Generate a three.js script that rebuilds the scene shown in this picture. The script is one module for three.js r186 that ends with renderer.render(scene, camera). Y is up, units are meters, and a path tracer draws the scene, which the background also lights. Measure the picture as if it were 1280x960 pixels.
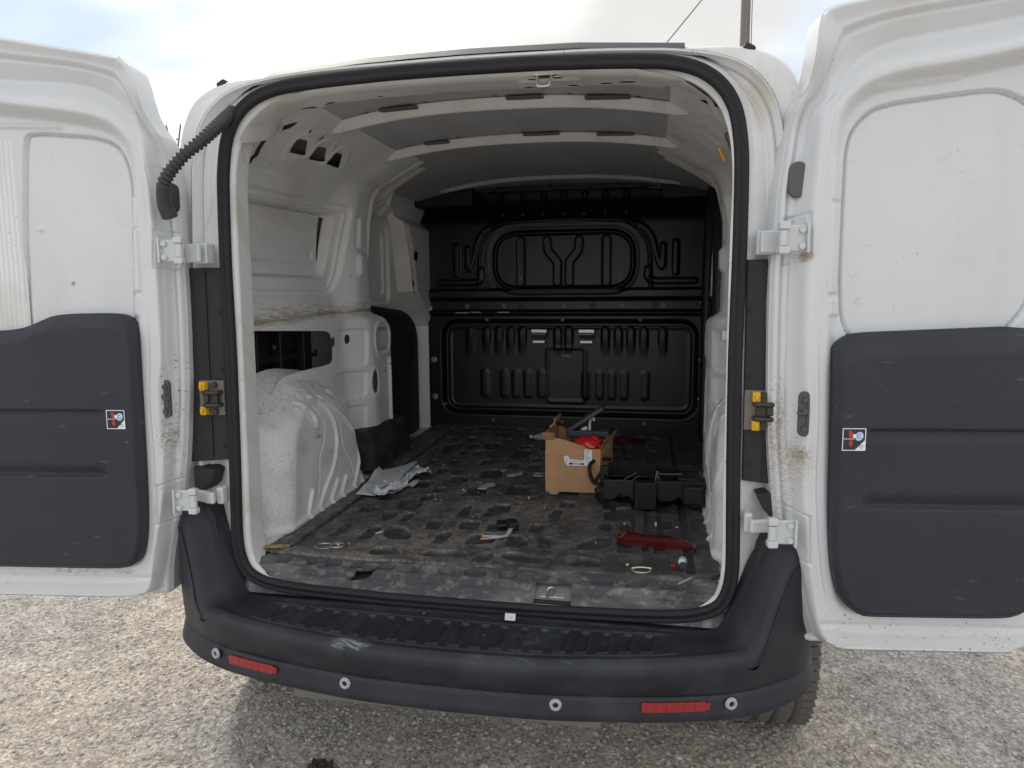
import * as THREE from 'three';
import { mergeGeometries } from 'three/addons/utils/BufferGeometryUtils.js';
import { RoundedBoxGeometry } from 'three/addons/geometries/RoundedBoxGeometry.js';

// ------------------------------------------------------------------ camera, sky, sun, exposure
const scene = new THREE.Scene();
const camera = new THREE.PerspectiveCamera(56.57, 4 / 3, 0.05, 900);
camera.position.set(0.4215, 1.2235, 1.5689);
camera.rotation.set(THREE.MathUtils.degToRad(-6.664), THREE.MathUtils.degToRad(10.968), THREE.MathUtils.degToRad(-0.288), 'YXZ');
const renderer = new THREE.WebGLRenderer({ antialias: true });
renderer.toneMapping = THREE.LinearToneMapping;
renderer.toneMappingExposure = 1.36;
renderer.shadowMap.enabled = true;

// seeded random and noise
let seed = 7;
const R = () => { seed = (seed * 1664525 + 1013904223) >>> 0; return seed / 4294967296; };
const rr = (a, b) => a + (b - a) * R();
const clamp = (x, a = 0, b = 1) => Math.min(b, Math.max(a, x));
const lerp = (a, b, t) => a + (b - a) * t;
const ss = (a, b, x) => { const t = clamp((x - a) / (b - a)); return t * t * (3 - 2 * t); };
function hash(x, y, s) { let h = (x * 374761393 + y * 668265263 + s * 974711) | 0; h = Math.imul(h ^ (h >>> 13), 1274126177); return ((h ^ (h >>> 16)) >>> 0) / 4294967296; }
function noise(x, y, s = 0) {
  const i = Math.floor(x), j = Math.floor(y), fx = x - i, fy = y - j, a = fx * fx * (3 - 2 * fx), b = fy * fy * (3 - 2 * fy);
  return lerp(lerp(hash(i, j, s), hash(i + 1, j, s), a), lerp(hash(i, j + 1, s), hash(i + 1, j + 1, s), a), b);
}
function fbm(x, y, o = 4, s = 0) { let v = 0, a = 0.5, t = 0; for (let k = 0; k < o; k++) { v += a * noise(x, y, s + k); t += a; x = x * 2.03 + 17.1; y = y * 2.03 - 9.7; a *= 0.5; } return v / t; }

{ // hazy, bright overcast with thin blue gaps
  const W = 1024, H = 512, d = new Float32Array(W * H * 4);
  for (let j = 0; j < H; j++) for (let i = 0; i < W; i++) {
    const el = ((j + 0.5) / H - 0.5) * Math.PI, az = ((i + 0.5) / W - 0.5) * 2 * Math.PI;
    const x = Math.cos(el) * Math.cos(az), y = Math.sin(el), z = Math.cos(el) * Math.sin(az);
    const q = 1 / (Math.max(y, 0) + 0.16), p = x * q, r = z * q;
    const n = fbm(p * 0.9 + 3.3, r * 1.5 + 1.2, 5, 3), m = ss(0.33, 0.7, fbm(p * 0.9 - 4, r * 1.3 + 8, 5, 11));
    const streak = Math.max(...[[-2.14, 0.285, 0.1, 0.016], [-2.17, 0.2, 0.05, 0.012], [-1.39, 0.25, 0.05, 0.07], [-1.3, 0.4, 0.2, 0.04], [-2.35, 0.45, 0.25, 0.05]].map(([A, E, a, e]) => Math.exp(-(((az - A + 0.04 * (n - 0.5)) / a) ** 2) - ((el - E + 0.03 * (n - 0.5)) / e) ** 2))), gap = Math.min(0.9, ss(0.43, 0.68, n) * 0.8 * ss(0.3, 0.5, Math.abs(az + 1.76) + Math.max(0, el - 0.3) * 2) + 0.5 * streak), L = lerp(0.62, 1.38, m);
    const c = [lerp(L, 0.48, gap), lerp(L * 0.985, 0.6, gap), lerp(L * 0.955, 0.78, gap)];
    const k = (j * W + i) * 4;
    for (let e = 0; e < 3; e++) d[k + e] = y < -0.01 ? 0.35 : c[e];
    d[k + 3] = 1;
  }
  const sky = new THREE.DataTexture(d, W, H, THREE.RGBAFormat, THREE.FloatType);
  sky.mapping = THREE.EquirectangularReflectionMapping; sky.magFilter = THREE.LinearFilter; sky.needsUpdate = true;
  scene.background = sky; scene.environment = sky;
}
const sun = new THREE.DirectionalLight(new THREE.Color(1, 0.94, 0.84), 1.5);
sun.position.set(-6, 9.5, -8); sun.castShadow = true; sun.shadow.radius = 26; sun.shadow.mapSize.set(2048, 2048);
Object.assign(sun.shadow.camera, { left: -8, right: 8, top: 8, bottom: -8, near: 0.5, far: 40 });
scene.add(sun);

// ------------------------------------------------------------------ naming
const taken = {};
function numbered(n) { const k = taken[n] = (taken[n] ?? -1) + 1; return k ? `${n}_${String(k).padStart(3, '0')}` : n; }
function tag(o, label, category, group) { o.userData.label = label; o.userData.category = category; if (group) o.userData.group = group; return o; }
function thing(name, label, category, pos = [0, 0, 0], turn = 0, group) {
  const o = new THREE.Group(); o.name = numbered(name); o.position.set(...pos); o.rotation.y = turn; scene.add(o);
  return tag(o, label, category, group);
}
function obj(name, geo, mat, parent = scene) {
  const m = new THREE.Mesh(Array.isArray(geo) ? merge(geo) : geo, mat);
  m.name = parent === scene ? numbered(name) : name; m.castShadow = m.receiveShadow = true; parent.add(m); return m;
}
function merge(list) {
  return mergeGeometries(list.map((g) => {
    const q = g.index ? g.toNonIndexed() : g;
    for (const k of Object.keys(q.attributes)) if (!['position', 'normal', 'uv'].includes(k)) q.deleteAttribute(k);
    return q;
  }));
}

// ------------------------------------------------------------------ shape tools
const box = (w, h, d, x = 0, y = 0, z = 0, r = 0.004, rot) => {
  const g = new RoundedBoxGeometry(w, h, d, 2, Math.min(r, w / 2.01, h / 2.01, d / 2.01));
  if (rot) g.applyMatrix4(new THREE.Matrix4().makeRotationFromEuler(new THREE.Euler(...rot)));
  return g.translate(x, y, z);
};
const cyl = (r1, r2, h, x, y, z, rot, n = 16) => { const g = new THREE.CylinderGeometry(r1, r2, h, n); if (rot) g.applyMatrix4(new THREE.Matrix4().makeRotationFromEuler(new THREE.Euler(...rot))); return g.translate(x, y, z); };
const curve = (pts, closed = false, t = 0.5) => new THREE.CatmullRomCurve3(pts.map((p) => new THREE.Vector3(...p)), closed, 'catmullrom', t);
const tube = (pts, r, n = 40, m = 8, closed = false) => new THREE.TubeGeometry(curve(pts, closed), n, r, m, closed);
function smooth(pts, it = 2, closed = true, r = 0.03) { // corner cutting, at most r metres along an edge
  for (let k = 0; k < it; k++) {
    const o = [], n = pts.length, e = closed ? n : n - 1;
    if (!closed) o.push(pts[0]);
    for (let i = 0; i < e; i++) { const a = pts[i], b = pts[(i + 1) % n]; const t = Math.min(0.25, r / 2 ** k / (Math.hypot(b[0] - a[0], b[1] - a[1]) + 1e-9)); o.push([lerp(a[0], b[0], t), lerp(a[1], b[1], t)], [lerp(b[0], a[0], t), lerp(b[1], a[1], t)]); }
    if (!closed) o.push(pts[n - 1]);
    pts = o;
  }
  return pts;
}
function rrect(x0, y0, x1, y1, r) { const p = []; for (const [cx, cy, a] of [[x1 - r, y1 - r, 0], [x0 + r, y1 - r, 1], [x0 + r, y0 + r, 2], [x1 - r, y0 + r, 3]]) for (let k = 0; k <= 5; k++) { const t = (a + k / 5) * Math.PI / 2; p.push([cx + r * Math.cos(t), cy + r * Math.sin(t)]); } return p; }
const oval = (cx, cy, a, b, n = 20, t0 = 0) => Array.from({ length: n }, (_, k) => { const t = k / n * 2 * Math.PI, x = a * Math.cos(t), y = b * Math.sin(t); return [cx + x * Math.cos(t0) - y * Math.sin(t0), cy + x * Math.sin(t0) + y * Math.cos(t0)]; });
const FAR = 0.12;
function poly(pts) { // signed distance to a closed polygon, negative inside, clamped to FAR
  const n = pts.length; let x0 = 1e9, x1 = -1e9, y0 = 1e9, y1 = -1e9;
  for (const [x, y] of pts) { x0 = Math.min(x0, x); x1 = Math.max(x1, x); y0 = Math.min(y0, y); y1 = Math.max(y1, y); }
  return (x, y, far = FAR) => {
    if (x < x0 - far || x > x1 + far || y < y0 - far || y > y1 + far) return far;
    let d = 1e9, s = 1;
    for (let i = 0, j = n - 1; i < n; j = i++) {
      const [ax, ay] = pts[i], [bx, by] = pts[j], ex = bx - ax, ey = by - ay, wx = x - ax, wy = y - ay, t = clamp((wx * ex + wy * ey) / (ex * ex + ey * ey + 1e-12)), qx = wx - ex * t, qy = wy - ey * t;
      d = Math.min(d, qx * qx + qy * qy);
      if ((y >= ay) !== (y >= by) && (x - ax) < ex * (y - ay) / ey) s = -s;
    }
    return s * Math.sqrt(d);
  };
}
function line(pts, r = 0) { // distance to a polyline minus r
  let x0 = 1e9, x1 = -1e9, y0 = 1e9, y1 = -1e9;
  for (const [x, y] of pts) { x0 = Math.min(x0, x); x1 = Math.max(x1, x); y0 = Math.min(y0, y); y1 = Math.max(y1, y); }
  const far = r + 0.03;
  return (x, y) => {
    if (x < x0 - far || x > x1 + far || y < y0 - far || y > y1 + far) return 0.03;
    let d = 1e9;
    for (let i = 1; i < pts.length; i++) { const [ax, ay] = pts[i - 1], [bx, by] = pts[i], ex = bx - ax, ey = by - ay, wx = x - ax, wy = y - ay, t = clamp((wx * ex + wy * ey) / (ex * ex + ey * ey + 1e-12)); d = Math.min(d, Math.hypot(wx - ex * t, wy - ey * t)); }
    return d - r;
  };
}
const inside = (d, w) => 1 - ss(-w, w, d);          // 1 inside, 0 outside, over a band of 2w
const groove = (d, w) => { const t = d / w; return Math.abs(t) < 3 ? Math.exp(-t * t) : 0; };
function interp(list, x) { if (x <= list[0][0]) return list[0][1]; for (let i = 1; i < list.length; i++) if (x <= list[i][0]) return lerp(list[i - 1][1], list[i][1], (x - list[i - 1][0]) / (list[i][0] - list[i - 1][0])); return list[list.length - 1][1]; }

// a pressed sheet: grid over (u, v), height h(u, v) along w, cut to clip(u, v) < 0, optional edge skirt of depth back
function sheet({ u, v, c = 0.005, cu, cv, us, h = () => 0, clip, pos, back = 0, map }) {
  const nu = us ? us.length - 1 : Math.ceil((u[1] - u[0]) / (cu ?? c)), nv = Math.ceil((v[1] - v[0]) / (cv ?? c));
  const P = [], U = [], A = [], B = [], C = [], S = [], I = [];
  const mk = map ?? ((a, b) => [a, b]);
  const add = (a, b, s) => { const w = h(a, b), q = pos(a, b, w), t = mk(a, b); P.push(...q); U.push(...t); A.push(a); B.push(b); C.push(w); S.push(s); return A.length - 1; };
  for (let j = 0; j <= nv; j++) for (let i = 0; i <= nu; i++) { const a = us ? us[i] : lerp(u[0], u[1], i / nu), b = lerp(v[0], v[1], j / nv); let s = clip ? clip(a, b) : -1; if (Math.abs(s) < 1e-7) s = 1e-7; add(a, b, s); }
  const cuts = new Map();
  const cut = (i, j) => { const k = Math.min(i, j) * 4194304 + Math.max(i, j); if (!cuts.has(k)) { const t = S[i] / (S[i] - S[j]); cuts.set(k, add(lerp(A[i], A[j], t), lerp(B[i], B[j], t), 0)); } return cuts.get(k); };
  const tri = (a, b, c2) => {
    const q = [a, b, c2], o = [];
    if (S[a] <= 0 && S[b] <= 0 && S[c2] <= 0) { I.push(a, b, c2); return; }
    if (S[a] > 0 && S[b] > 0 && S[c2] > 0) return;
    for (let k = 0; k < 3; k++) { const m = q[k], n = q[(k + 1) % 3]; if (S[m] <= 0) o.push(m); if ((S[m] < 0 && S[n] > 0) || (S[m] > 0 && S[n] < 0)) o.push(cut(m, n)); }
    for (let k = 2; k < o.length; k++) I.push(o[0], o[k - 1], o[k]);
  };
  for (let j = 0; j < nv; j++) for (let i = 0; i < nu; i++) { const a = j * (nu + 1) + i, b = a + 1, d = a + nu + 1, e = d + 1; if ((i + j) & 1) { tri(a, b, e); tri(a, e, d); } else { tri(a, b, d); tri(b, e, d); } }
  // facing: make the front side face +w
  const t = I.slice(0, 3).map((k) => new THREE.Vector3(P[3 * k], P[3 * k + 1], P[3 * k + 2]));
  const nrm = t[1].clone().sub(t[0]).cross(t[2].clone().sub(t[0])), p0 = pos(A[I[0]], B[I[0]], C[I[0]]), p1 = pos(A[I[0]], B[I[0]], C[I[0]] + 0.01);
  const flip = nrm.dot(new THREE.Vector3(p1[0] - p0[0], p1[1] - p0[1], p1[2] - p0[2])) < 0;
  if (flip) for (let k = 0; k < I.length; k += 3) { const q = I[k]; I[k] = I[k + 1]; I[k + 1] = q; }
  if (back) {
    const E = new Map();
    for (let k = 0; k < I.length; k += 3) for (let e = 0; e < 3; e++) { const a = I[k + e], b = I[k + (e + 1) % 3], r = b * 4194304 + a; if (E.has(r)) E.delete(r); else E.set(a * 4194304 + b, [a, b]); }
    for (const [a, b] of E.values()) {
      const n0 = A.length;
      for (const k of [a, b]) { P.push(P[3 * k], P[3 * k + 1], P[3 * k + 2]); U.push(U[2 * k], U[2 * k + 1]); A.push(0); P.push(...pos(A[k], B[k], C[k] - back)); U.push(U[2 * k], U[2 * k + 1] + back * 0.3); A.push(0); }
      I.push(n0, n0 + 1, n0 + 2, n0 + 2, n0 + 1, n0 + 3);
    }
  }
  const used = new Int32Array(A.length).fill(-1), pp = [], uu = [], ii = [];
  for (const k of I) { if (used[k] < 0) { used[k] = pp.length / 3; pp.push(P[3 * k], P[3 * k + 1], P[3 * k + 2]); uu.push(U[2 * k], U[2 * k + 1]); } ii.push(used[k]); }
  const g = new THREE.BufferGeometry();
  g.setAttribute('position', new THREE.Float32BufferAttribute(pp, 3)); g.setAttribute('uv', new THREE.Float32BufferAttribute(uu, 2)); g.setIndex(ii); g.computeVertexNormals();
  return g;
}
// rings of equal length joined into one skin; closed rings wrap round
function loft(rings, closed = true, uvs) {
  const m = rings.length, n = rings[0].length, P = [], U = [], I = [], w = closed ? n + 1 : n;
  for (let j = 0; j < m; j++) { let s = 0; for (let i = 0; i < w; i++) { const p = rings[j][i % n]; if (i) { const q = rings[j][i - 1]; s += Math.hypot(p[0] - q[0], p[1] - q[1], p[2] - q[2]); } P.push(...p); const t = j ? Math.hypot(p[0] - rings[0][i % n][0], p[1] - rings[0][i % n][1], p[2] - rings[0][i % n][2]) : 0; U.push(...(uvs ? uvs(i / (w - 1), j / (m - 1), p) : [s, t])); } }
  for (let j = 0; j < m - 1; j++) for (let i = 0; i < w - 1; i++) { const a = j * w + i, b = a + 1, c = a + w, d = c + 1; I.push(a, b, c, b, d, c); }
  const g = new THREE.BufferGeometry();
  g.setAttribute('position', new THREE.Float32BufferAttribute(P, 3)); g.setAttribute('uv', new THREE.Float32BufferAttribute(U, 2)); g.setIndex(I); g.computeVertexNormals();
  return g;
}
function extrude(pts, depth, bevel = 0.002, holes = []) {
  const s = new THREE.Shape(pts.map((p) => new THREE.Vector2(...p))); for (const h of holes) s.holes.push(new THREE.Path(h.map((p) => new THREE.Vector2(...p))));
  return new THREE.ExtrudeGeometry(s, { depth, bevelEnabled: bevel > 0, bevelSize: bevel, bevelThickness: bevel, bevelOffset: -bevel, bevelSegments: 2, curveSegments: 8 });
}

// ------------------------------------------------------------------ textures
function canvasTex(w, h, base, draw, { srgb = true, repeat = true } = {}) {
  const cv = document.createElement('canvas'); cv.width = w; cv.height = h; const g = cv.getContext('2d');
  const im = g.createImageData(w, h);
  for (let y = 0; y < h; y++) for (let x = 0; x < w; x++) { const c = base(x / w, 1 - y / h), k = (y * w + x) * 4; im.data[k] = c[0]; im.data[k + 1] = c[1]; im.data[k + 2] = c[2]; im.data[k + 3] = 255; }
  g.putImageData(im, 0, 0); if (draw) draw(g, w, h);
  const t = new THREE.CanvasTexture(cv); if (srgb) t.colorSpace = THREE.SRGBColorSpace;
  t.wrapS = t.wrapT = repeat ? THREE.RepeatWrapping : THREE.ClampToEdgeWrapping; t.magFilter = THREE.LinearFilter; return t;
}
const mixc = (a, b, t) => [lerp(a[0], b[0], t), lerp(a[1], b[1], t), lerp(a[2], b[2], t)];
function scratches(g, n, x0, y0, x1, y1, len, col, wid = 1, dir = null, spread = 0.6) {
  for (let k = 0; k < n; k++) {
    const x = rr(x0, x1), y = rr(y0, y1), a = dir === null ? rr(0, 6.28) : dir + rr(-spread, spread), l = len * rr(0.3, 1.4);
    g.strokeStyle = `rgba(${col},${rr(0.08, 0.5)})`; g.lineWidth = wid * rr(0.4, 1.0); g.beginPath(); g.moveTo(x, y);
    g.quadraticCurveTo(x + Math.cos(a) * l / 2 + rr(-l, l) * 0.08, y + Math.sin(a) * l / 2 + rr(-l, l) * 0.08, x + Math.cos(a) * l, y + Math.sin(a) * l); g.stroke();
  }
}
function specks(g, n, x0, y0, x1, y1, r, col, amax = 0.8) {
  for (let k = 0; k < n; k++) { g.fillStyle = `rgba(${col},${rr(0.15, amax)})`; g.beginPath(); g.ellipse(rr(x0, x1), rr(y0, y1), r * rr(0.3, 1.3), r * rr(0.3, 1), rr(0, 3), 0, 6.3); g.fill(); }
}
function blotch(g, cx, cy, rx, ry, n, r, col, amax) { // irregular stain made of many grains
  for (let k = 0; k < n; k++) { const a = rr(0, 6.28), d = Math.sqrt(-2 * Math.log(1 - 0.97 * R())) * 0.42; g.fillStyle = `rgba(${col},${rr(0.05, amax)})`; g.beginPath(); g.ellipse(cx + Math.cos(a) * d * rx, cy + Math.sin(a) * d * ry, r * rr(0.3, 1.4), r * rr(0.3, 1.4), 0, 0, 6.3); g.fill(); }
}
const WHITE = [237, 238, 238], GRIME = [186, 178, 162];
const DOOR_DIM = [216, 219, 222];  // same paint as WHITE, darkened: load bay brightness is put into the colours
const paintBase = (s, amt, base = WHITE) => (u, v) => { const n = fbm(u * 9, v * 9, 5, s), m = noise(u * 260, v * 260, s + 9); return mixc(base, GRIME, clamp(ss(0.45, 0.85, n) * amt + (m > 0.93 ? 0.12 : 0))); };
const texPaint = canvasTex(1024, 1024, paintBase(21, 0.35), (g) => { specks(g, 300, 0, 0, 1024, 1024, 1.6, '90,80,66'); scratches(g, 60, 0, 0, 1024, 1024, 40, '120,116,108', 1); });
const texWorn = canvasTex(1024, 1024, paintBase(31, 0.4), (g) => { specks(g, 200, 0, 0, 1024, 1024, 1.2, '90,82,70', 0.6); scratches(g, 120, 0, 0, 1024, 1024, 60, '96,92,86', 1.2); blotch(g, 300, 400, 200, 120, 900, 1.6, '140,126,104', 0.14); blotch(g, 760, 760, 160, 200, 900, 1.6, '140,126,104', 0.14); });
const grain = canvasTex(512, 512, (u, v) => { const n = 255 * (0.5 * noise(u * 170, v * 170, 5) + 0.5 * noise(u * 340, v * 340, 6)); return [n, n, n]; }, null, { srgb: false });
const ripple = canvasTex(512, 512, (u, v) => { const n = 255 * fbm(u * 8, v * 8, 4, 71); return [n, n, n]; }, null, { srgb: false });
const rep = (t, x, y) => { const q = t.clone(); q.repeat.set(x, y); q.needsUpdate = true; return q; };
const fit = (t, u, v) => { const q = t; q.wrapS = q.wrapT = THREE.ClampToEdgeWrapping; q.repeat.set(1 / (u[1] - u[0]), 1 / (v[1] - v[0])); q.offset.set(-u[0] / (u[1] - u[0]), -v[0] / (v[1] - v[0])); q.needsUpdate = true; return q; };

const std = (o) => new THREE.MeshStandardMaterial(o), phys = (o) => new THREE.MeshPhysicalMaterial(o);
const M = {
  paint: phys({ map: texPaint, roughness: 0.42, clearcoat: 0.5, clearcoatRoughness: 0.22, side: THREE.DoubleSide }),
  worn: phys({ map: texWorn, roughness: 0.5, clearcoat: 0.3, clearcoatRoughness: 0.35, side: THREE.DoubleSide }),
  rubber: std({ color: new THREE.Color().setRGB(0.012, 0.012, 0.017), roughness: 0.68, bumpMap: rep(grain, 6, 6), bumpScale: 0.0003 }),
  plastic: std({ color: new THREE.Color().setRGB(0.018, 0.019, 0.024), roughness: 0.6, bumpMap: rep(grain, 4, 4), bumpScale: 0.0004 }),
  lining: std({ map: rep(canvasTex(512, 512, (u, v) => { const n = fbm(u * 7, v * 7, 5, 301), m = fbm(u * 40, v * 40, 3, 302); return mixc([164, 165, 168], [194, 195, 197], clamp(n * 0.8 + m * 0.3)); }), 1, 1), roughness: 0.55, side: THREE.DoubleSide }),
  check: std({ color: new THREE.Color().setRGB(0.09, 0.083, 0.078), roughness: 0.6 }),
  pad: std({ color: new THREE.Color().setRGB(0.11, 0.105, 0.1), roughness: 0.8 }),
  black: std({ color: new THREE.Color().setRGB(0.012, 0.012, 0.014), roughness: 0.5 }),
  gloss: phys({ color: new THREE.Color().setRGB(0.0075, 0.007, 0.008), roughness: 0.37, bumpMap: rep(ripple, 3, 3), bumpScale: 0.0003, side: THREE.DoubleSide }),
  steel: std({ color: new THREE.Color().setRGB(0.5, 0.5, 0.48), roughness: 0.35, metalness: 0.9 }),
  dull: std({ color: new THREE.Color().setRGB(0.2, 0.19, 0.17), roughness: 0.6, metalness: 0.4 }),
  yellow: std({ color: new THREE.Color().setRGB(0.75, 0.42, 0.01), roughness: 0.45 }),
  hingeWhite: phys({ color: new THREE.Color(0xccd0d2), roughness: 0.4, clearcoat: 0.4 }),
  greasy: std({ color: new THREE.Color().setRGB(0.06, 0.055, 0.05), roughness: 0.5, metalness: 0.4 }),
};

// ------------------------------------------------------------------ ground and backdrop
const texGround = canvasTex(2048, 2048, (u, v) => {
  const a = fbm(u * 5, v * 5, 5, 41), b = fbm(u * 60, v * 60, 3, 42), c = noise(u * 700, v * 700, 43), e = noise(u * 330, v * 330, 44);
  let q = mixc([194, 187, 180], [210, 197, 182], ss(0.35, 0.65, a));
  const k = 0.72 + 0.26 * b + 0.3 * (c - 0.5) + 0.26 * (e - 0.5);
  q = q.map((x) => clamp(x * k, 30, 250)); return c > 0.94 ? mixc(q, [228, 220, 206], 0.7) : q;
});
{
  const gb = canvasTex(1024, 1024, (u, v) => { const n = 255 * (0.4 * noise(u * 350, v * 350, 51) + 0.35 * noise(u * 170, v * 170, 52) + 0.25 * fbm(u * 40, v * 40, 3, 53)); return [n, n, n]; }, null, { srgb: false });
  gb.repeat.set(0.4, 0.4); texGround.repeat.set(0.3, 0.3);
  const m = std({ map: texGround, roughness: 0.95, bumpMap: gb, bumpScale: 0.008 });
  const far = 420, hole = [-4, 4, -3, 2.2];
  const near = sheet({ u: [-4, 4], v: [-3, 2.2], c: 0.02, pos: (a, b, w) => [a, w, b], h: (a, b) => 0.012 * (fbm(a * 3, b * 3, 4, 61) - 0.5) + 0.006 * (noise(a * 28, b * 28, 62) - 0.5) });
  const ring = new THREE.BufferGeometry(), P = [], I = [];
  const C = [[-far, -far], [far, -far], [far, far], [-far, far], [-4, -3], [4, -3], [4, 2.2], [-4, 2.2]];
  for (const [x, z] of C) P.push(x, 0, z);
  for (let k = 0; k < 4; k++) { const n = (k + 1) % 4; I.push(k, k + 4, n, n, k + 4, n + 4); }
  ring.setAttribute('position', new THREE.Float32BufferAttribute(P, 3)); ring.setAttribute('uv', new THREE.Float32BufferAttribute(C.flat(), 2)); ring.setIndex(I); ring.computeVertexNormals();
  const gr = obj('ground', [near, ring], m); gr.userData.kind = 'structure'; gr.userData.label = 'bare ground of pale gravel and tan grit around the van';

  const shapes = [];
  for (let s = 0; s < 4; s++) { const g = new THREE.IcosahedronGeometry(1, 1), p = g.attributes.position, mem = {}; for (let i = 0; i < p.count; i++) { const k = [p.getX(i), p.getY(i), p.getZ(i)].map((x) => x.toFixed(3)).join(); const f = mem[k] ??= rr(0.68, 1.2); p.setXYZ(i, p.getX(i) * f, p.getY(i) * f * 0.6, p.getZ(i) * f); } g.computeVertexNormals(); shapes.push(g); }
  const stoneMat = std({ color: 0xffffff, roughness: 0.95 }), mx = new THREE.Matrix4(), q = new THREE.Quaternion(), e = new THREE.Euler(), col = new THREE.Color();
  const gravel = new THREE.Group();
  shapes.forEach((g, s) => {
    const n = 40000, im = new THREE.InstancedMesh(g, stoneMat, n); im.name = numbered('gravel');
    im.userData.kind = 'stuff'; im.userData.label = 'loose pale gravel stones strewn over the ground'; im.castShadow = im.receiveShadow = true;
    for (let i = 0; i < n; i++) {
      let x = rr(-3.2, 3.2), z = rr(-2.6, 0.7); const r = 0.0013 + 0.0048 * Math.pow(R(), 4) + (R() < 0.003 ? 0.007 : 0);
      e.set(rr(-0.5, 0.5), rr(0, 6.28), rr(-0.5, 0.5)); q.setFromEuler(e);
      mx.compose(new THREE.Vector3(x, 0.012 * (fbm(x * 3, z * 3, 4, 61) - 0.5) + 0.006 * (noise(x * 28, z * 28, 62) - 0.5) + r * 0.15, z), q, new THREE.Vector3(r * rr(0.8, 1.4), r, r * rr(0.8, 1.3))); im.setMatrixAt(i, mx);
      const k = rr(0.32, 0.62); col.setRGB(k, k * rr(0.93, 0.98), k * rr(0.84, 0.92)); im.setColorAt(i, col);
    }
    scene.add(im);
  });
}
{ // utility pole with its cable, the overhead line, a bare bush
  const wood = canvasTex(256, 1024, (u, v) => { const n = fbm(u * 30, v * 5, 4, 81); return mixc([104, 98, 94], [152, 145, 138], n); });
  const t = thing('utility_pole', 'weathered wooden utility pole rising behind the right roof corner of the van', 'pole', [1.95, 0, -12]);
  obj('shaft', new THREE.CylinderGeometry(0.07, 0.105, 9, 20).translate(0, 4.5, 0), std({ map: wood, roughness: 0.9 }), t);
  obj('cross_arm', [box(1.6, 0.1, 0.1, 0, 8.5, 0.12, 0.01)], std({ map: wood, roughness: 0.9 }), t);
  for (const x of [-0.65, 0, 0.65]) obj('insulator', new THREE.LatheGeometry([[0, 0], [0.04, 0], [0.05, 0.03], [0.03, 0.05], [0.045, 0.08], [0.02, 0.12], [0, 0.12]].map((p) => new THREE.Vector2(...p)), 14).translate(x, 8.55, 0.12), M.dull, t);
  obj('down_cable', tube([[0.125, 0.1, 0.05], [0.11, 4, 0.05], [0.1, 6, 0.05], [0.09, 8.4, 0.05]], 0.008, 20, 6), M.dull, t);
  tag(obj('overhead_wire', tube([[-3.6, 0.9, -12], [0.546, 5.671, -12], [1.203, 6.427, -12], [6, 11.95, -12]], 0.011, 60, 6), M.dull), 'thin dark overhead wire slanting across the sky above the van roof', 'wire');
  const b = thing('bare_shrub', 'bare twiggy shrub seen in the gap beside the left rear door', 'shrub', [-6.6, 0, -8.2]);
  const tw = [], lf = [];
  for (let k = 0; k < 90; k++) { const a = rr(0, 6.28), s = rr(0.1, 0.9), h = rr(2.2, 3.75), x = Math.cos(a) * s, z = Math.sin(a) * s; tw.push(tube([[x * 0.1, 0, z * 0.1], [x * 0.5, h * 0.4, z * 0.5], [x * 0.9, h * 0.75, z * 0.9], [x + rr(-0.2, 0.2), h, z + rr(-0.2, 0.2)]], 0.012, 8, 4)); for (let j = 0; j < 6; j++) { const f = rr(0.5, 1), c = new THREE.CircleGeometry(rr(0.02, 0.045), 5); c.rotateX(rr(0, 3)); c.rotateY(rr(0, 3)); c.translate(x * f + rr(-0.15, 0.15), h * f, z * f + rr(-0.15, 0.15)); lf.push(c); } }
  obj('twigs', tw, std({ color: new THREE.Color().setRGB(0.12, 0.1, 0.07), roughness: 0.9 }), b); obj('foliage', lf, std({ color: new THREE.Color().setRGB(0.1, 0.1, 0.05), roughness: 0.9, side: THREE.DoubleSide }), b);
}

// ------------------------------------------------------------------ the van
const van = thing('cargo_van', 'white cargo van with both rear doors wide open and a dirty load bay', 'van');
const mirror = (half) => [...half, ...half.slice().reverse().filter(([x]) => x > 1e-6).map(([x, y]) => [-x, y])]; // half runs top centre -> right -> bottom centre
const CY = 1.12;
function ring(half, n, zf, shift = 0) { // resample a star-shaped outline by angle
  const p = smooth(mirror(half), 2), out = [];
  for (let i = 0; i < n; i++) {
    const a = Math.PI / 2 - i / n * 2 * Math.PI, dx = Math.cos(a), dy = Math.sin(a); let best = 0;
    for (let k = 0; k < p.length; k++) { const [ax, ay] = p[k], [bx, by] = p[(k + 1) % p.length], ex = bx - ax, ey = by - ay, den = dx * ey - dy * ex; if (Math.abs(den) < 1e-9) continue; const t = (ax * ey - (ay - CY) * ex) / den, s = (ax * dy - (ay - CY) * dx) / den; if (t > 0 && s >= -1e-6 && s <= 1 + 1e-6) best = Math.max(best, t); }
    const r = best + shift, x = dx * r, y = CY + dy * r; out.push([x, y, typeof zf === 'function' ? zf(x, y) : zf]);
  }
  return out;
}
const SECT = [[0, 1.797], [0.25, 1.792], [0.484, 1.771], [0.612, 1.766], [0.677, 1.742], [0.717, 1.707], [0.741, 1.652], [0.755, 1.581], [0.765, 1.513], [0.79, 1.3], [0.825, 1.05], [0.838, 0.85], [0.835, 0.66], [0.8, 0.56], [0.7, 0.5], [0, 0.49]];
const CREASE = [[0, 1.764], [0.3, 1.76], [0.48, 1.749], [0.59, 1.724], [0.648, 1.677], [0.681, 1.61], [0.693, 1.5], [0.7, 1.3], [0.712, 1], [0.715, 0.8], [0.71, 0.62], [0.69, 0.54], [0.6, 0.47], [0, 0.46]];
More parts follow.
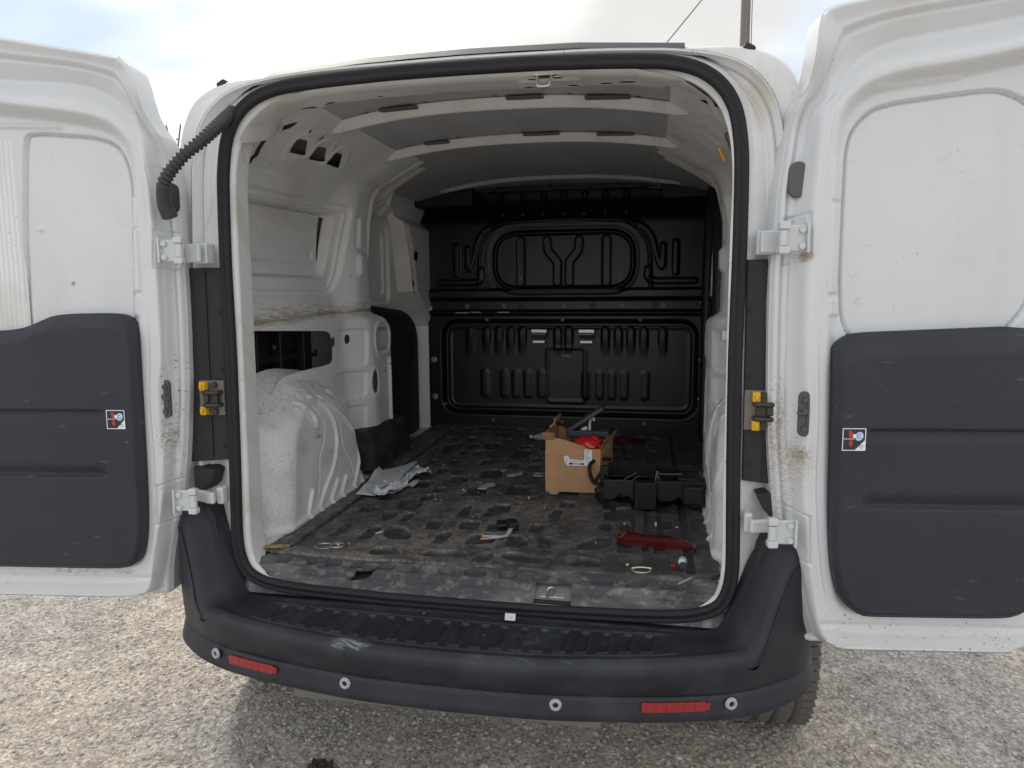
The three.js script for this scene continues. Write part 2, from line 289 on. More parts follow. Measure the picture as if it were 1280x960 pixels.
const SEALO = [[0, 1.757], [0.14, 1.757], [0.36, 1.747], [0.478, 1.737], [0.553, 1.705], [0.6, 1.645], [0.616, 1.56], [0.619, 1.48], [0.62, 1.33], [0.618, 1.1], [0.62, 0.85], [0.624, 0.6], [0.612, 0.545], [0.59, 0.513], [0.53, 0.491], [0.42, 0.482], [0.18, 0.474], [0, 0.473]];
const SEALI = [[0, 1.727], [0.23, 1.725], [0.38, 1.72], [0.488, 1.7], [0.552, 1.652], [0.581, 1.588], [0.591, 1.51], [0.588, 1.26], [0.59, 0.8], [0.593, 0.6], [0.58, 0.54], [0.54, 0.512], [0.35, 0.5], [0, 0.496]];
const WALL = [[0, 1.765], [0.45, 1.745], [0.52, 1.725], [0.6, 1.68], [0.66, 1.635], [0.705, 1.56], [0.72, 1.45], [0.72, 0.53], [0.7, 0.51], [0, 0.5]];
const zs = (x, y) => -0.045 - 0.012 * ss(1.2, 1.75, y);
{ // outer skin
  const N = 240, shrink = (p, top, z, k = 1) => p.map(([x, y]) => [x * k, y > top ? top + (y - top) * 0.02 : y, z]);
  const s0 = ring(SECT, N, -0.13), rings = [s0, s0.map((p) => [p[0] * 1.01, p[1] + 0.004, -0.3]), s0.map((p) => [p[0] * 1.02, p[1] + 0.012, -1.2]), s0.map((p) => [p[0] * 1.02, p[1] + 0.006, -2.4]), shrink(s0, 1.55, -2.9, 1), shrink(s0, 1.12, -3.35, 0.99), shrink(s0, 0.95, -4.0, 0.93), shrink(s0, 0.6, -4.15, 0.8)];
  obj('outer_skin', [loft(rings), loft([rings[7], rings[7].map(([x, , z]) => [x * 0.02, 0.55, z - 0.05])])], M.paint, van);
  // door frame: outer corner, gutter, seal flange, inner return
  const f = [s0, ring(SECT, N, (x, y) => -0.085, -0.008), ring(SECT, N, -0.07, -0.02), ring(CREASE, N, -0.08, 0.003), ring(CREASE, N, -0.05, 0.004), ring(CREASE, N, -0.052, -0.003), ring(CREASE, N, -0.08, -0.01), ring(CREASE, N, -0.074, -0.018), ring(CREASE, N, -0.09, -0.028), ring(CREASE, N, -0.088, -0.036), ring(SEALO, N, -0.058, 0.016), ring(SEALO, N, (x, y) => zs(x, y) - 0.01, 0.002), ring(SEALI, N, (x, y) => zs(x, y) - 0.01, -0.001), ring(SEALI, N, (x, y) => zs(x, y) - 0.03, 0.0), ring(SEALI, N, -0.034 - 0.04, 0.002), ring(SEALI, N, -0.148, 0.0135), ring(SEALI, N, -0.151, 0.0145), ring(SEALI, N, -0.153, 0.018), ring(WALL, N, -0.165)];
  obj('door_frame', loft(f), M.worn, van);
}
{ // weatherstrip round the opening: two lobes
  const N = 400, mid = ring(SEALO.map((p) => p), N, zs, -0.0145), prof = [];
  for (let k = 0; k < 20; k++) { const t = k / 20 * 2 * Math.PI, a = 0.0155 * Math.cos(t), b = 0.013 * Math.sin(t); prof.push([a, b + (Math.sin(t) > 0 ? -0.009 * Math.exp(-((a - 0.002) ** 2) / 0.000012) : 0)]); }
  const rings = prof.map(([a, b]) => mid.map((p, i) => { const q = mid[(i + 1) % N], r = mid[(i + N - 1) % N]; let tx = q[0] - r[0], ty = q[1] - r[1]; const l = Math.hypot(tx, ty); const nx = -ty / l, ny = tx / l; return [p[0] + nx * a, p[1] + ny * a, p[2] + 0.004 + b]; }));
  rings.push(rings[0]);
  obj('door_seal', loft(rings), M.rubber, van);
}
{ // thin dark strip on the roof edge and two roof ditch caps
  const p = []; for (let k = 0; k <= 30; k++) { const x = lerp(-0.49, 0.484, k / 30); p.push([x, interp([[0, 1.804], [0.25, 1.8], [0.484, 1.783]], Math.abs(x)), -0.115]); }
  obj('roof_trim_strip', loft([p.map(([x, y, z]) => [x, y - 0.03, z + 0.056]), p.map(([x, y, z]) => [x, y - 0.006, z + 0.02]), p.map(([x, y, z]) => [x, y + 0.001, z - 0.03])], false), M.plastic, van);
  for (const s of [-1, 1]) obj('ditch_cap', [box(0.026, 0.018, 0.05, s * 0.617, 1.752, -0.1, 0.006, [0, 0, -s * 0.5])], M.black, van);
}
// ---- inside of the load bay
const floorY = (z) => 0.552 - 0.0225 * z;
const roofY = (x) => 1.772 - 0.055 * Math.pow(Math.abs(x) / 0.6, 2.6);
{
  const g = sheet({ u: [-0.68, 0.68], v: [-1.97, -0.2], c: 0.0085, pos: (a, b, w) => [a, roofY(a) - w, b], h: (a, b) => { let w = 0.0015 * (fbm(a * 5, b * 5, 3, 91) - 0.5); for (const x of [-0.36, -0.18, 0, 0.18, 0.36]) w -= 0.005 * groove(a - x + 0.05 * b * Math.sign(x), 0.006); return w + 0.004 * inside(line([[a, -0.64]], 0.0)(a, b), 0.02); } });
  obj('roof_lining', g, M.lining, van);
  for (const [z, wd, dp] of [[-0.43, 0.046, 0.024], [-0.86, 0.046, 0.024], [-1.66, 0.04, 0.012]]) {
    const prof = [[-wd / 2 - 0.012, 0.001], [-wd / 2, 0.004], [-wd / 2 + 0.012, dp], [0, dp + 0.002], [wd / 2 - 0.012, dp], [wd / 2, 0.006], [wd / 2 + 0.014, 0.002]];
    obj('roof_bow', loft(prof.map(([dz, d]) => Array.from({ length: 50 }, (_, k) => { const x = lerp(-0.54, 0.54, k / 49); return [x, roofY(x) - d * (1 - 0.4 * ss(0.47, 0.54, Math.abs(x))), z + dz - 0.06 * (x / 0.6) ** 2]; })), false), M.paint, van);
    for (const x of z < -1 ? [] : z < -0.6 ? [-0.3, 0.06, 0.3] : [-0.28, 0.08, 0.3]) { const w = rr(0.08, 0.13); obj('foam_pad', box(w, 0.009, 0.03, x, roofY(x) - 0.007, z + wd / 2 + 0.016 - 0.06 * (x / 0.6) ** 2, 0.003, [0.15, 0, -0.12 * x]), M.pad, van); }
  }
  // rear header box under the roof edge
  const prof = [[-0.056, 0.0], [-0.07, 0.004], [-0.09, 0.005], [-0.12, 0.001], [-0.16, -0.003], [-0.205, -0.008], [-0.222, -0.022], [-0.235, -0.045], [-0.262, -0.052]];
  const yin = (x) => interp([[0, 1.727], [0.23, 1.725], [0.38, 1.718], [0.478, 1.693], [0.54, 1.645], [0.572, 1.585]], Math.abs(x));
  const holes = [[-0.44, -0.185, 0.022, 0.012], [-0.385, -0.19, 0.014, 0.008], [-0.25, -0.185, 0.008, 0.006], [0.36, -0.165, 0.02, 0.01], [0.31, -0.18, 0.015, 0.008], [0.13, -0.17, 0.014, 0.008], [0.235, -0.17, 0.014, 0.008], [-0.1, -0.18, 0.005, 0.004], [0.45, -0.19, 0.007, 0.006]].map(([x, z, a, b]) => poly(oval(x, z, a, b)));
  obj('rear_header', sheet({ u: [-0.56, 0.56], v: [-0.262, -0.056], c: 0.006, clip: (a, b) => Math.max(...holes.map((f) => -f(a, b))), pos: (a, b, w) => { const d = interp(prof.slice().reverse(), b); const e = ss(0.4, 0.55, Math.abs(a)); return [a, yin(a) - d * (1 - 0.5 * e) + 0.25 * e * (-0.056 - b) * 0.9 - w, b]; }, h: (a, b) => 0.005 * inside(poly(rrect(0.11, -0.2, 0.26, -0.1, 0.02))(a, b), 0.01) + 0.003 * groove(Math.abs(a) - 0.49, 0.004) }), M.paint, van);
  const l = obj('roof_latch', [tube([[0.164, 1.72, -0.07], [0.166, 1.702, -0.062], [0.17, 1.694, -0.058], [0.19, 1.694, -0.058], [0.194, 1.702, -0.062], [0.197, 1.72, -0.07]], 0.0036, 30, 8), box(0.05, 0.005, 0.024, 0.181, 1.722, -0.078, 0.002), box(0.02, 0.004, 0.012, 0.152, 1.718, -0.08, 0.002), box(0.02, 0.004, 0.012, 0.21, 1.718, -0.08, 0.002)], M.steel, van);
}
const WX = smooth([[0.5, 0.72], [1.45, 0.72], [1.55, 0.712], [1.6, 0.69], [1.64, 0.655], [1.7, 0.56], [1.735, 0.49], [1.76, 0.45]], 2, false, 0.1), wallX = (y) => interp(WX, y);
function makeWall(s) { // s = -1 left, 1 right
  const win = poly(smooth([[-0.26, 1.518], [-0.878, 1.538], [-0.9, 1.528], [-0.86, 1.35], [-0.83, 1.305], [-0.26, 1.3]], 2)), winOut = poly(smooth([[-0.22, 1.55], [-0.92, 1.572], [-0.955, 1.555], [-0.915, 1.31], [-0.875, 1.245], [-0.22, 1.24]], 2));
  const slotW = poly([[-0.858, 1.524], [-0.879, 1.523], [-0.853, 1.37], [-0.842, 1.37]]);
  const tris = [[[-0.405, 1.654], [-0.372, 1.684], [-0.42, 1.688], [-0.488, 1.66]], [[-0.52, 1.656], [-0.485, 1.686], [-0.535, 1.69], [-0.606, 1.663]], [[-0.622, 1.661], [-0.596, 1.69], [-0.641, 1.693], [-0.718, 1.663]]].map((p) => poly(smooth(p, 2, true, 0.006)));
  const curved = line(smooth([[-0.3, 1.612], [-0.262, 1.655], [-0.258, 1.68], [-0.29, 1.7]], 1, false), 0.008);
  const pocket = poly(smooth([[-0.19, 1.146], [-0.75, 1.122], [-0.785, 1.108], [-0.792, 1.02], [-0.765, 1.004], [-0.52, 1.0], [-0.42, 0.992], [-0.37, 0.955], [-0.335, 0.9], [-0.3, 0.885], [-0.19, 0.88]], 2));
  const h1 = poly(rrect(-1.195, 1.03, -1.07, 1.122, 0.032)), h2 = poly(oval(-1.05, 0.912, 0.022, 0.045)), small = [[-0.8, 1.081, 0.014, 0.018], [-0.92, 1.084, 0.012, 0.018], [-1.185, 0.942, 0.007, 0.009], [-1.225, 0.966, 0.006, 0.008], [-1.142, 1.694, 0.03, 0.014], [-0.228, 1.699, 0.008, 0.004], [-0.38, 1.703, 0.006, 0.004], [-0.46, 1.702, 0.006, 0.005]].map(([x, y, a, b]) => poly(oval(x, y, a, b)));
  const slots = [poly(rrect(-1.737, 1.416, -1.688, 1.457, 0.008)), poly(rrect(-1.705, 1.28, -1.655, 1.32, 0.008))];
  const cut = s < 0 ? [...tris, curved, pocket, h1, h2, slotW, ...small, ...slots] : [curved];
  const p1 = poly(rrect(-1.0, 0.98, -0.83, 1.12, 0.02)), p2 = poly(rrect(-1.0, 0.86, -0.8, 0.96, 0.02)), p3 = poly(rrect(-1.0, 0.7, -0.8, 0.83, 0.02)), p4 = poly(rrect(-1.22, 0.72, -1.1, 1.0, 0.02)), pw = poly(rrect(-1.53, 1.22, -1.17, 1.57, 0.04)), pwi = poly(rrect(-1.5, 1.25, -1.2, 1.53, 0.03));
  const bolts = [[-0.44, 1.71], [-0.54, 1.705], [-0.74, 1.69], [-0.8, 1.69]], knob = poly(rrect(-1.06, 1.32, -0.99, 1.4, 0.025)), dent = line([[-1.0, 1.44], [-1.0, 1.52]], 0.018);
  const h = (z, y) => {
    let w = 0;
    const ze = interp([[0.5, -1.25], [0.95, -1.24], [1.04, -1.232], [1.11, -1.225], [1.14, -1.2], [1.18, -1.14], [1.3, -1.13], [1.8, -1.13]], y), rear = ss(ze - 0.01, ze + 0.01, z), wo = winOut(z, y), wi = win(z, y);
    w += 0.036 * (1 - ss(1.15, 1.185, y)) * rear;                                   // ledge under the window panel
    w -= 0.014 * inside(wo, 0.003); w += 0.009 * groove(wo + 0.02, 0.0035); w -= 0.026 * inside(wi, 0.003); w -= 0.014 * groove(wi + 0.004, 0.0035);
    w += 0.008 * groove(wi + 0.055, 0.008) * (y < 1.4 ? 1 : 0);
    w += 0.014 * ss(-0.006, 0.006, y - 1.622 + 0.066 * (z + 0.3)) * rear;           // rail above the crease
    w -= 0.004 * groove(y - 1.6 + 0.066 * (z + 0.3), 0.006) * rear;
    for (const t of tris) w += 0.007 * groove(t(z, y) - 0.012, 0.006);
    w += 0.006 * groove(h1(z, y) - 0.016, 0.008) + 0.004 * groove(h2(z, y) - 0.012, 0.006);
    const c0 = -1.03 - 0.1 * (1.3 - y), col = ss(c0 + 0.17, c0 + 0.02, z) * rear; w += 0.055 * col * (1 - 0.6 * ss(1.55, 1.68, y)); // pillar between window and side door
    w -= 0.012 * groove(z - c0 + 0.09, 0.012) * rear * ss(1.12, 1.2, y); w += 0.014 * inside(knob(z, y), 0.012) - 0.014 * inside(dent(z, y), 0.008);
    w -= 0.01 * (inside(p1(z, y), 0.003) + inside(p2(z, y), 0.003) + inside(p3(z, y), 0.003) + inside(p4(z, y), 0.004));
    w -= 0.03 * (1 - rear) * (1 - ss(1.6, 1.64, y)); w -= 0.012 * inside(pw(z, y), 0.004) + 0.012 * inside(pwi(z, y), 0.003) - 0.006 * groove(pw(z, y) - 0.012, 0.006);
    const zp = interp([[0.5, -1.87], [1.1, -1.865], [1.16, -1.8], [1.27, -1.64], [1.44, -1.6], [1.6, -1.53], [1.7, -1.5]], y), pil = (1 - ss(zp - 0.02, zp, z)) * (1 - ss(1.56, 1.64, y)); w += pil * (0.07 - 0.015 * groove(z - zp + 0.06, 0.02));
    for (const [a, b] of [[-1.22, 0.025], [-1.32, 0.02], [-1.44, 0.018]]) w += 0.02 * groove(z - a, b) * ss(1.57, 1.62, y);
    w -= 0.005 * groove(z + 0.3, 0.003) * (y < 1.25 || y > 1.3 ? 0 : 0);
    for (const [a, b] of bolts) w += 0.005 * groove(Math.hypot(z - a, y - b), 0.006);
    return w + 0.0016 * (fbm(z * 6, y * 6, 3, 95) - 0.5);
  };
  obj('inner_wall', sheet({ u: [-1.97, -0.165], v: [0.52, 1.755], cu: s < 0 ? 0.004 : 0.01, cv: s < 0 ? 0.003 : 0.007, clip: (a, b) => Math.max(...cut.map((f) => -f(a, b))), pos: (a, b, w) => [s * (lerp(wallX(b), 0.715 - 0.03 * ss(1.62, 1.755, b), 1 - ss(-1.42, -1.2, a)) - w), b, a], h, map: (a, b) => [a, b] }), s < 0 ? M.wallL : M.worn, van);
}
// texture of the left wall: dusty ledge and a few smears
const texWall = fit(canvasTex(1024, 768, paintBase(37, 0.3), (g, w, h) => {
  const X = (z) => (z + 1.97) / 1.805 * w, Y = (y) => h - (y - 0.52) / 1.235 * h;
  for (let k = 0; k < 900; k++) { const z = rr(-1.2, -0.2), y = 1.175 - 0.07 * (z + 0.7) * -1 * -0.5 + rr(-0.012, 0.03) * Math.abs(R() - 0.2) * 2; g.fillStyle = `rgba(${R() < 0.5 ? '138,122,92' : '150,140,118'},${rr(0.05, 0.22)})`; g.beginPath(); g.ellipse(X(z), Y(y), rr(3, 22), rr(0.6, 2.2), rr(-0.12, 0.12), 0, 6.3); g.fill(); }
  scratches(g, 60, X(-1.1), Y(1.26), X(-0.2), Y(1.12), 30, '120,114,100', 0.8, 0, 0.3);
  specks(g, 260, 0, 0, w, h, 1.5, '80,72,60'); scratches(g, 70, 0, 0, w, h, 34, '120,114,104', 1);
}, { repeat: false }), [-1.97, -0.165], [0.52, 1.755]);
M.wallL = phys({ map: texWall, roughness: 0.5, clearcoat: 0.3, clearcoatRoughness: 0.3, side: THREE.DoubleSide });
makeWall(-1); makeWall(1);
{ // what shows inside the pocket opening of the left wall
  const rib = []; for (const z of [-0.24, -0.42, -0.56, -0.72]) rib.push(box(0.03, 0.22, 0.02, -0.765, 1.02, z, 0.004));
  rib.push(box(0.02, 0.025, 0.66, -0.77, 1.04, -0.5, 0.004), box(0.006, 0.3, 0.7, -0.795, 1.0, -0.5, 0.002));
  obj('pocket_backing', rib, M.black, van);
  for (const [z, y] of [[-0.5, 1.08], [-0.76, 1.085], [-0.765, 1.05]]) obj('clip_nut', cyl(0.007, 0.007, 0.008, -0.745, y, z, [0, 0, Math.PI / 2], 10), M.steel, van);
  // dark side-door trim
  const tp = poly(smooth([[-1.24, 0.555], [-1.24, 0.98], [-1.22, 1.1], [-1.13, 1.16], [-1.13, 1.2], [-1.26, 1.205], [-1.66, 1.18], [-1.8, 1.14], [-1.855, 1.06], [-1.855, 0.555]], 2));
  const bul = poly(rrect(-1.74, 0.88, -1.3, 1.1, 0.05));
  obj('side_door_trim', sheet({ u: [-1.86, -1.12], v: [0.55, 1.21], c: 0.007, clip: (a, b) => tp(a, b), pos: (a, b, w) => [-0.742 + w, b, a], h: (a, b) => 0.014 * (1 - inside(tp(a, b) + 0.012, 0.012)) * -1 + 0.028 + 0.018 * inside(bul(a, b), 0.02) - 0.01 * inside(poly(rrect(-1.66, 0.92, -1.62, 1.0, 0.02))(a, b), 0.01), back: 0.03 }), M.plastic, van);
  // dark worn cover behind the wheel arch, at the side step
  const st = new THREE.BoxGeometry(0.125, 0.155, 0.4, 6, 10, 16), sp = st.attributes.position;
  for (let i = 0; i < sp.count; i++) { const y = sp.getY(i), z = sp.getZ(i); if (y > 0) sp.setX(i, sp.getX(i) - 0.02 * (y / 0.077) ** 4 * (sp.getX(i) > 0 ? 1 : 0));  sp.setX(i, sp.getX(i) + 0.004 * (noise(z * 20, y * 20, 7) - 0.5)); }
  st.computeVertexNormals(); st.translate(-0.655, 0.66, -1.13);
  obj('step_cover', st, std({ map: canvasTex(256, 256, (u, v) => mixc([44, 40, 38], [70, 64, 58], ss(0.3, 0.8, fbm(u * 5, v * 5, 5, 77))), null), roughness: 0.8 }), van);
}
// ---- wheel arches
const RIBS = [
  [[-0.485, 0.929], [-0.552, 0.906], [-0.618, 0.821], [-0.629, 0.753], [-0.598, 0.678], [-0.521, 0.618], [-0.479, 0.569]],
  [[-0.545, 0.921], [-0.646, 0.86], [-0.73, 0.802], [-0.809, 0.733], [-0.815, 0.676], [-0.781, 0.612], [-0.749, 0.573]],
  [[-0.643, 0.927], [-0.718, 0.891], [-0.76, 0.839]], [[-0.42, 0.921], [-0.467, 0.887], [-0.485, 0.837]],
  [[-0.44, 0.64], [-0.405, 0.567]], [[-0.62, 0.629], [-0.565, 0.57]], [[-0.689, 0.627], [-0.64, 0.563]], [[-0.862, 0.633], [-0.827, 0.577]]];
const CUTS = [[[-0.483, 0.899], [-0.546, 0.833], [-0.533, 0.772], [-0.495, 0.737], [-0.499, 0.666], [-0.464, 0.577]], [[-0.613, 0.865], [-0.659, 0.806], [-0.67, 0.729], [-0.746, 0.652], [-0.749, 0.62]], [[-0.42, 0.921], [-0.44, 0.86], [-0.485, 0.837]]];
{
  const texArch = fit(canvasTex(1024, 640, (u, v) => { const n = fbm(u * 9, v * 6, 5, 33), m = fbm(u * 40, v * 26, 3, 34); return mixc([232, 234, 234], [158, 150, 136], clamp(ss(0.5, 0.85, n) * 0.25 + ss(0.6, 0.8, m) * 0.12)); }, (g, w, h) => {
    const X = (z) => (z + 0.95) / 0.85 * w, Y = (y) => h - (y - 0.54) / 0.5 * h;
    scratches(g, 700, X(-0.78), Y(1.0), X(-0.28), Y(0.9), 26, '96,90,80', 1.2, 0.15, 0.7); blotch(g, X(-0.5), Y(0.93), 260, 60, 1600, 1.6, '120,112,96', 0.16);
    scratches(g, 60, X(-0.7), Y(0.95), X(-0.4), Y(0.85), 24, '60,56,50', 1.5); specks(g, 420, X(-0.34), Y(0.8), X(-0.12), Y(0.56), 1.5, '58,52,46', 0.7); scratches(g, 70, X(-0.34), Y(0.8), X(-0.12), Y(0.56), 14, '54,48,42', 1.6);
    blotch(g, X(-0.5), Y(0.8), 34, 9, 160, 2.4, '176,92,48', 0.3); specks(g, 200, 0, 0, w, h, 1.8, '70,62,54'); scratches(g, 120, 0, 0, w, h, 40, '120,114,104', 1); blotch(g, X(-0.5), Y(0.56), 420, 16, 900, 2.6, '128,108,78', 0.3);
  }, { repeat: false }), [-0.95, -0.1], [0.54, 1.04]);
  const mArch = phys({ map: texArch, roughness: 0.45, clearcoat: 0.35, clearcoatRoughness: 0.3, side: THREE.DoubleSide });
  const foot = poly(smooth([[-0.115, 0.4], [-0.13, 0.7], [-0.19, 0.9], [-0.3, 1.0], [-0.45, 1.02], [-0.68, 0.99], [-0.8, 0.9], [-0.87, 0.75], [-0.92, 0.58], [-0.925, 0.4]], 2));
  const R1 = RIBS.map((p) => line(smooth(p, 2, false), 0.006)), R2 = CUTS.map((p) => line(smooth(p, 2, false), 0));
  for (const s of [-1, 1]) obj('wheel_arch', sheet({ u: [-0.95, -0.1], v: [0.54, 1.04], c: 0.0032, clip: (a, b) => foot(a, b, 0.3), pos: (a, b, w) => [s * (0.725 - w), b, a], map: (a, b) => [a, b], h: (a, b) => {
    const d = -foot(a, b, 0.3), nearSide = ss(-0.5, -0.3, a), wd = lerp(0.1, 0.2, nearSide); let w = Math.pow(ss(-0.01, wd, d), 0.62) * 0.122;
    w -= 0.02 * ss(0.84, 0.95, b); for (const f of R1) w += (s < 0 ? 0.0085 : 0.003) * inside(f(a, b), 0.004); for (const f of R2) w -= 0.004 * groove(f(a, b), 0.0028);
    w += 0.012 * (1 - ss(0.566, 0.58, b)) + 0.01 * groove(a + 0.3, 0.06) * (1 - ss(0.8, 0.95, b));
    return w + 0.0012 * (fbm(a * 10, b * 10, 2, 55) - 0.5) + (s < 0 ? 0.005 * (fbm(a * 40, b * 30, 2, 56) - 0.5) * ss(0.86, 0.92, b) : 0.006 * groove(fbm(a * 9 - b * 3, b * 2.2, 2, 57) - 0.5, 0.04));
  } }), mArch, van);
}
// ---- bulkhead behind the seats
{
  const L = (p, r) => line(p, r), sl = [L([[-0.21, 1.512], [-0.21, 1.308]], 0.02), L([[-0.079, 1.512], [-0.075, 1.464], [-0.028, 1.408], [-0.028, 1.312]], 0.019), L([[0.077, 1.512], [0.073, 1.464], [0.03, 1.408], [0.03, 1.312]], 0.019), L([[0.209, 1.512], [0.209, 1.308]], 0.02)];
  const side = [L(smooth([[-0.31, 1.6], [-0.383, 1.57], [-0.424, 1.52], [-0.442, 1.438], [-0.475, 1.36], [-0.475, 1.48]], 1, false), 0.012), L([[-0.533, 1.491], [-0.533, 1.355]], 0.014), L(smooth([[-0.623, 1.314], [-0.42, 1.313], [-0.4, 1.335], [-0.405, 1.373]], 1, false), 0.012)];
  const win = poly(smooth([[-0.34, 1.5], [-0.27, 1.555], [0.27, 1.555], [0.34, 1.5], [0.342, 1.34], [0.28, 1.276], [-0.28, 1.276], [-0.342, 1.34]], 3));
  const arch = L(smooth([[-0.42, 1.28], [-0.41, 1.5], [-0.32, 1.6], [0, 1.615], [0.32, 1.6], [0.41, 1.5], [0.42, 1.28]], 2, false), 0.006);
  const low = poly(rrect(-0.61, 0.66, 0.64, 1.12, 0.07));
  const up = [-0.476, -0.388, -0.325, -0.265, -0.205, -0.028, 0.027, 0.117 + 0.003, 0.206, 0.269, 0.329, 0.391, 0.48].filter((x) => Math.abs(Math.abs(x) - 0.117) > 0.006).map((x) => L([[x, 1.072], [x, 0.93 - 0.05 * Math.abs(x)]], 0.018)), dn = [-0.4, -0.3, -0.24, -0.18, -0.11, 0.11, 0.18, 0.24, 0.3, 0.4].map((x) => L([[x, 0.86], [x, 0.755]], 0.018));
  const mid = poly(rrect(-0.08, 0.72, 0.107, 0.99, 0.02)), tops = [-0.3, -0.2, -0.1, 0, 0.1, 0.2, 0.3].map((x) => L([[x, 1.735], [x, 1.65]], 0.012));
  const h = (x, y) => {
    let w = -0.05 * ss(1.59, 1.72, y) + 0.004 * (fbm(x * 4, y * 4, 3, 17) - 0.5);
    w -= 0.006 * groove(win(x, y) - 0.012, 0.012); w += 0.009 * groove(win(x, y) + 0.006, 0.007); w -= 0.006 * inside(win(x, y) + 0.014, 0.006);
    for (const f of sl) w -= 0.007 * inside(f(x, y), 0.004);
    const q = -Math.abs(x); for (const f of side) w += 0.009 * inside(f(q, y), 0.005); w += 0.009 * inside(arch(x, y), 0.006);
    w += 0.016 * inside(Math.abs(y - 1.255) - 0.022, 0.006); w -= 0.006 * inside(Math.abs(y - 1.2) - 0.024, 0.004); w += 0.016 * inside(Math.abs(y - 1.163) - 0.008, 0.005);
    w -= 0.035 * inside(low(x, y), 0.012); w += 0.004 * groove(low(x, y) + 0.03, 0.006);
    for (const f of up) w += 0.009 * inside(f(x, y), 0.006) * ss(0.94, 1.05, y); for (const f of dn) w += 0.004 * inside(f(x, y), 0.009);
    w += 0.004 * groove(mid(x, y), 0.008); for (const f of tops) w += 0.008 * inside(f(x, y), 0.006);
    w -= 0.004 * groove(y - 1.11, 0.003) * (Math.abs(x) < 0.58 ? 1 : 0);
    return w;
  };
  obj('bulkhead', sheet({ u: [-0.725, 0.725], v: [0.56, 1.765], c: 0.0046, clip: (x, y) => y - roofY(x) + 0.006, pos: (x, y, w) => [x, y, -1.92 + w], h }), M.gloss, van);
  const bolt = (x, y, r = 0.01, m = M.steel, z = -1.918 + h(x, y)) => obj('bolt', [cyl(r, r, 0.012, x, y, z + 0.006, [Math.PI / 2, 0, 0], 12), cyl(r * 1.7, r * 1.7, 0.004, x, y, z + 0.001, [Math.PI / 2, 0, 0], 14)], m, van);
  for (const x of [-0.481, -0.293, 0.006, 0.292, 0.481]) bolt(x, 1.197, 0.0075, M.dull); for (const x of [-0.438, -0.215, 0.144, 0.438]) bolt(x, 1.198, 0.009, M.black);
  for (const [x, y] of [[-0.657, 0.927], [-0.654, 0.738], [0.69, 0.929], [0.69, 0.74], [-0.68, 1.186], [0.69, 1.186]]) bolt(x, y, 0.009); for (const [x, y] of [[-0.605, 0.7], [-0.38, 1.129], [0.374, 1.129], [-0.21, 1.335], [0.275, 1.345], [-0.35, 0.625], [0, 0.625], [0.4, 0.625], [0, 1.129]]) bolt(x, y, 0.005, M.dull);
  for (const x of [-0.116, 0.117]) { obj('anchor_bracket', [box(0.076, 0.006, 0.03, x, 1.052, -1.91, 0.002, [-0.7, 0, 0]), box(0.06, 0.014, 0.006, x, 1.022, -1.9, 0.002), box(0.08, 0.02, 0.02, x, 1.074, -1.915, 0.004)], M.steel, van); }
  obj('data_plate', box(0.05, 0.016, 0.004, 0.02, 0.95, -1.945, 0.002), M.dull, van);
  for (const [x, y, w, hh] of [[-0.555, 1.718, 0.29, 0.1], [0.57, 1.725, 0.22, 0.1]]) obj('corner_box', box(w, hh, 0.16, x, y, -1.85, 0.012), M.black, van);
  obj('roof_rail', [box(0.86, 0.02, 0.02, 0.01, 1.748, -1.845, 0.004), ...[-0.3, -0.05, 0.2, 0.38].map((x) => box(0.012, 0.03, 0.014, x, 1.745, -1.832, 0.003))], M.black, van);
  const sc = []; for (const [x, w] of [[-0.5, 0.07], [-0.43, 0.05], [-0.29, 0.06]]) sc.push(box(w, 0.006, 0.002, x, 1.166 + rr(-0.002, 0.002), -1.893, 0.001));
  obj('scraped_edge', sc, std({ color: new THREE.Color().setRGB(0.5, 0.48, 0.42), roughness: 0.6 }), van);
}
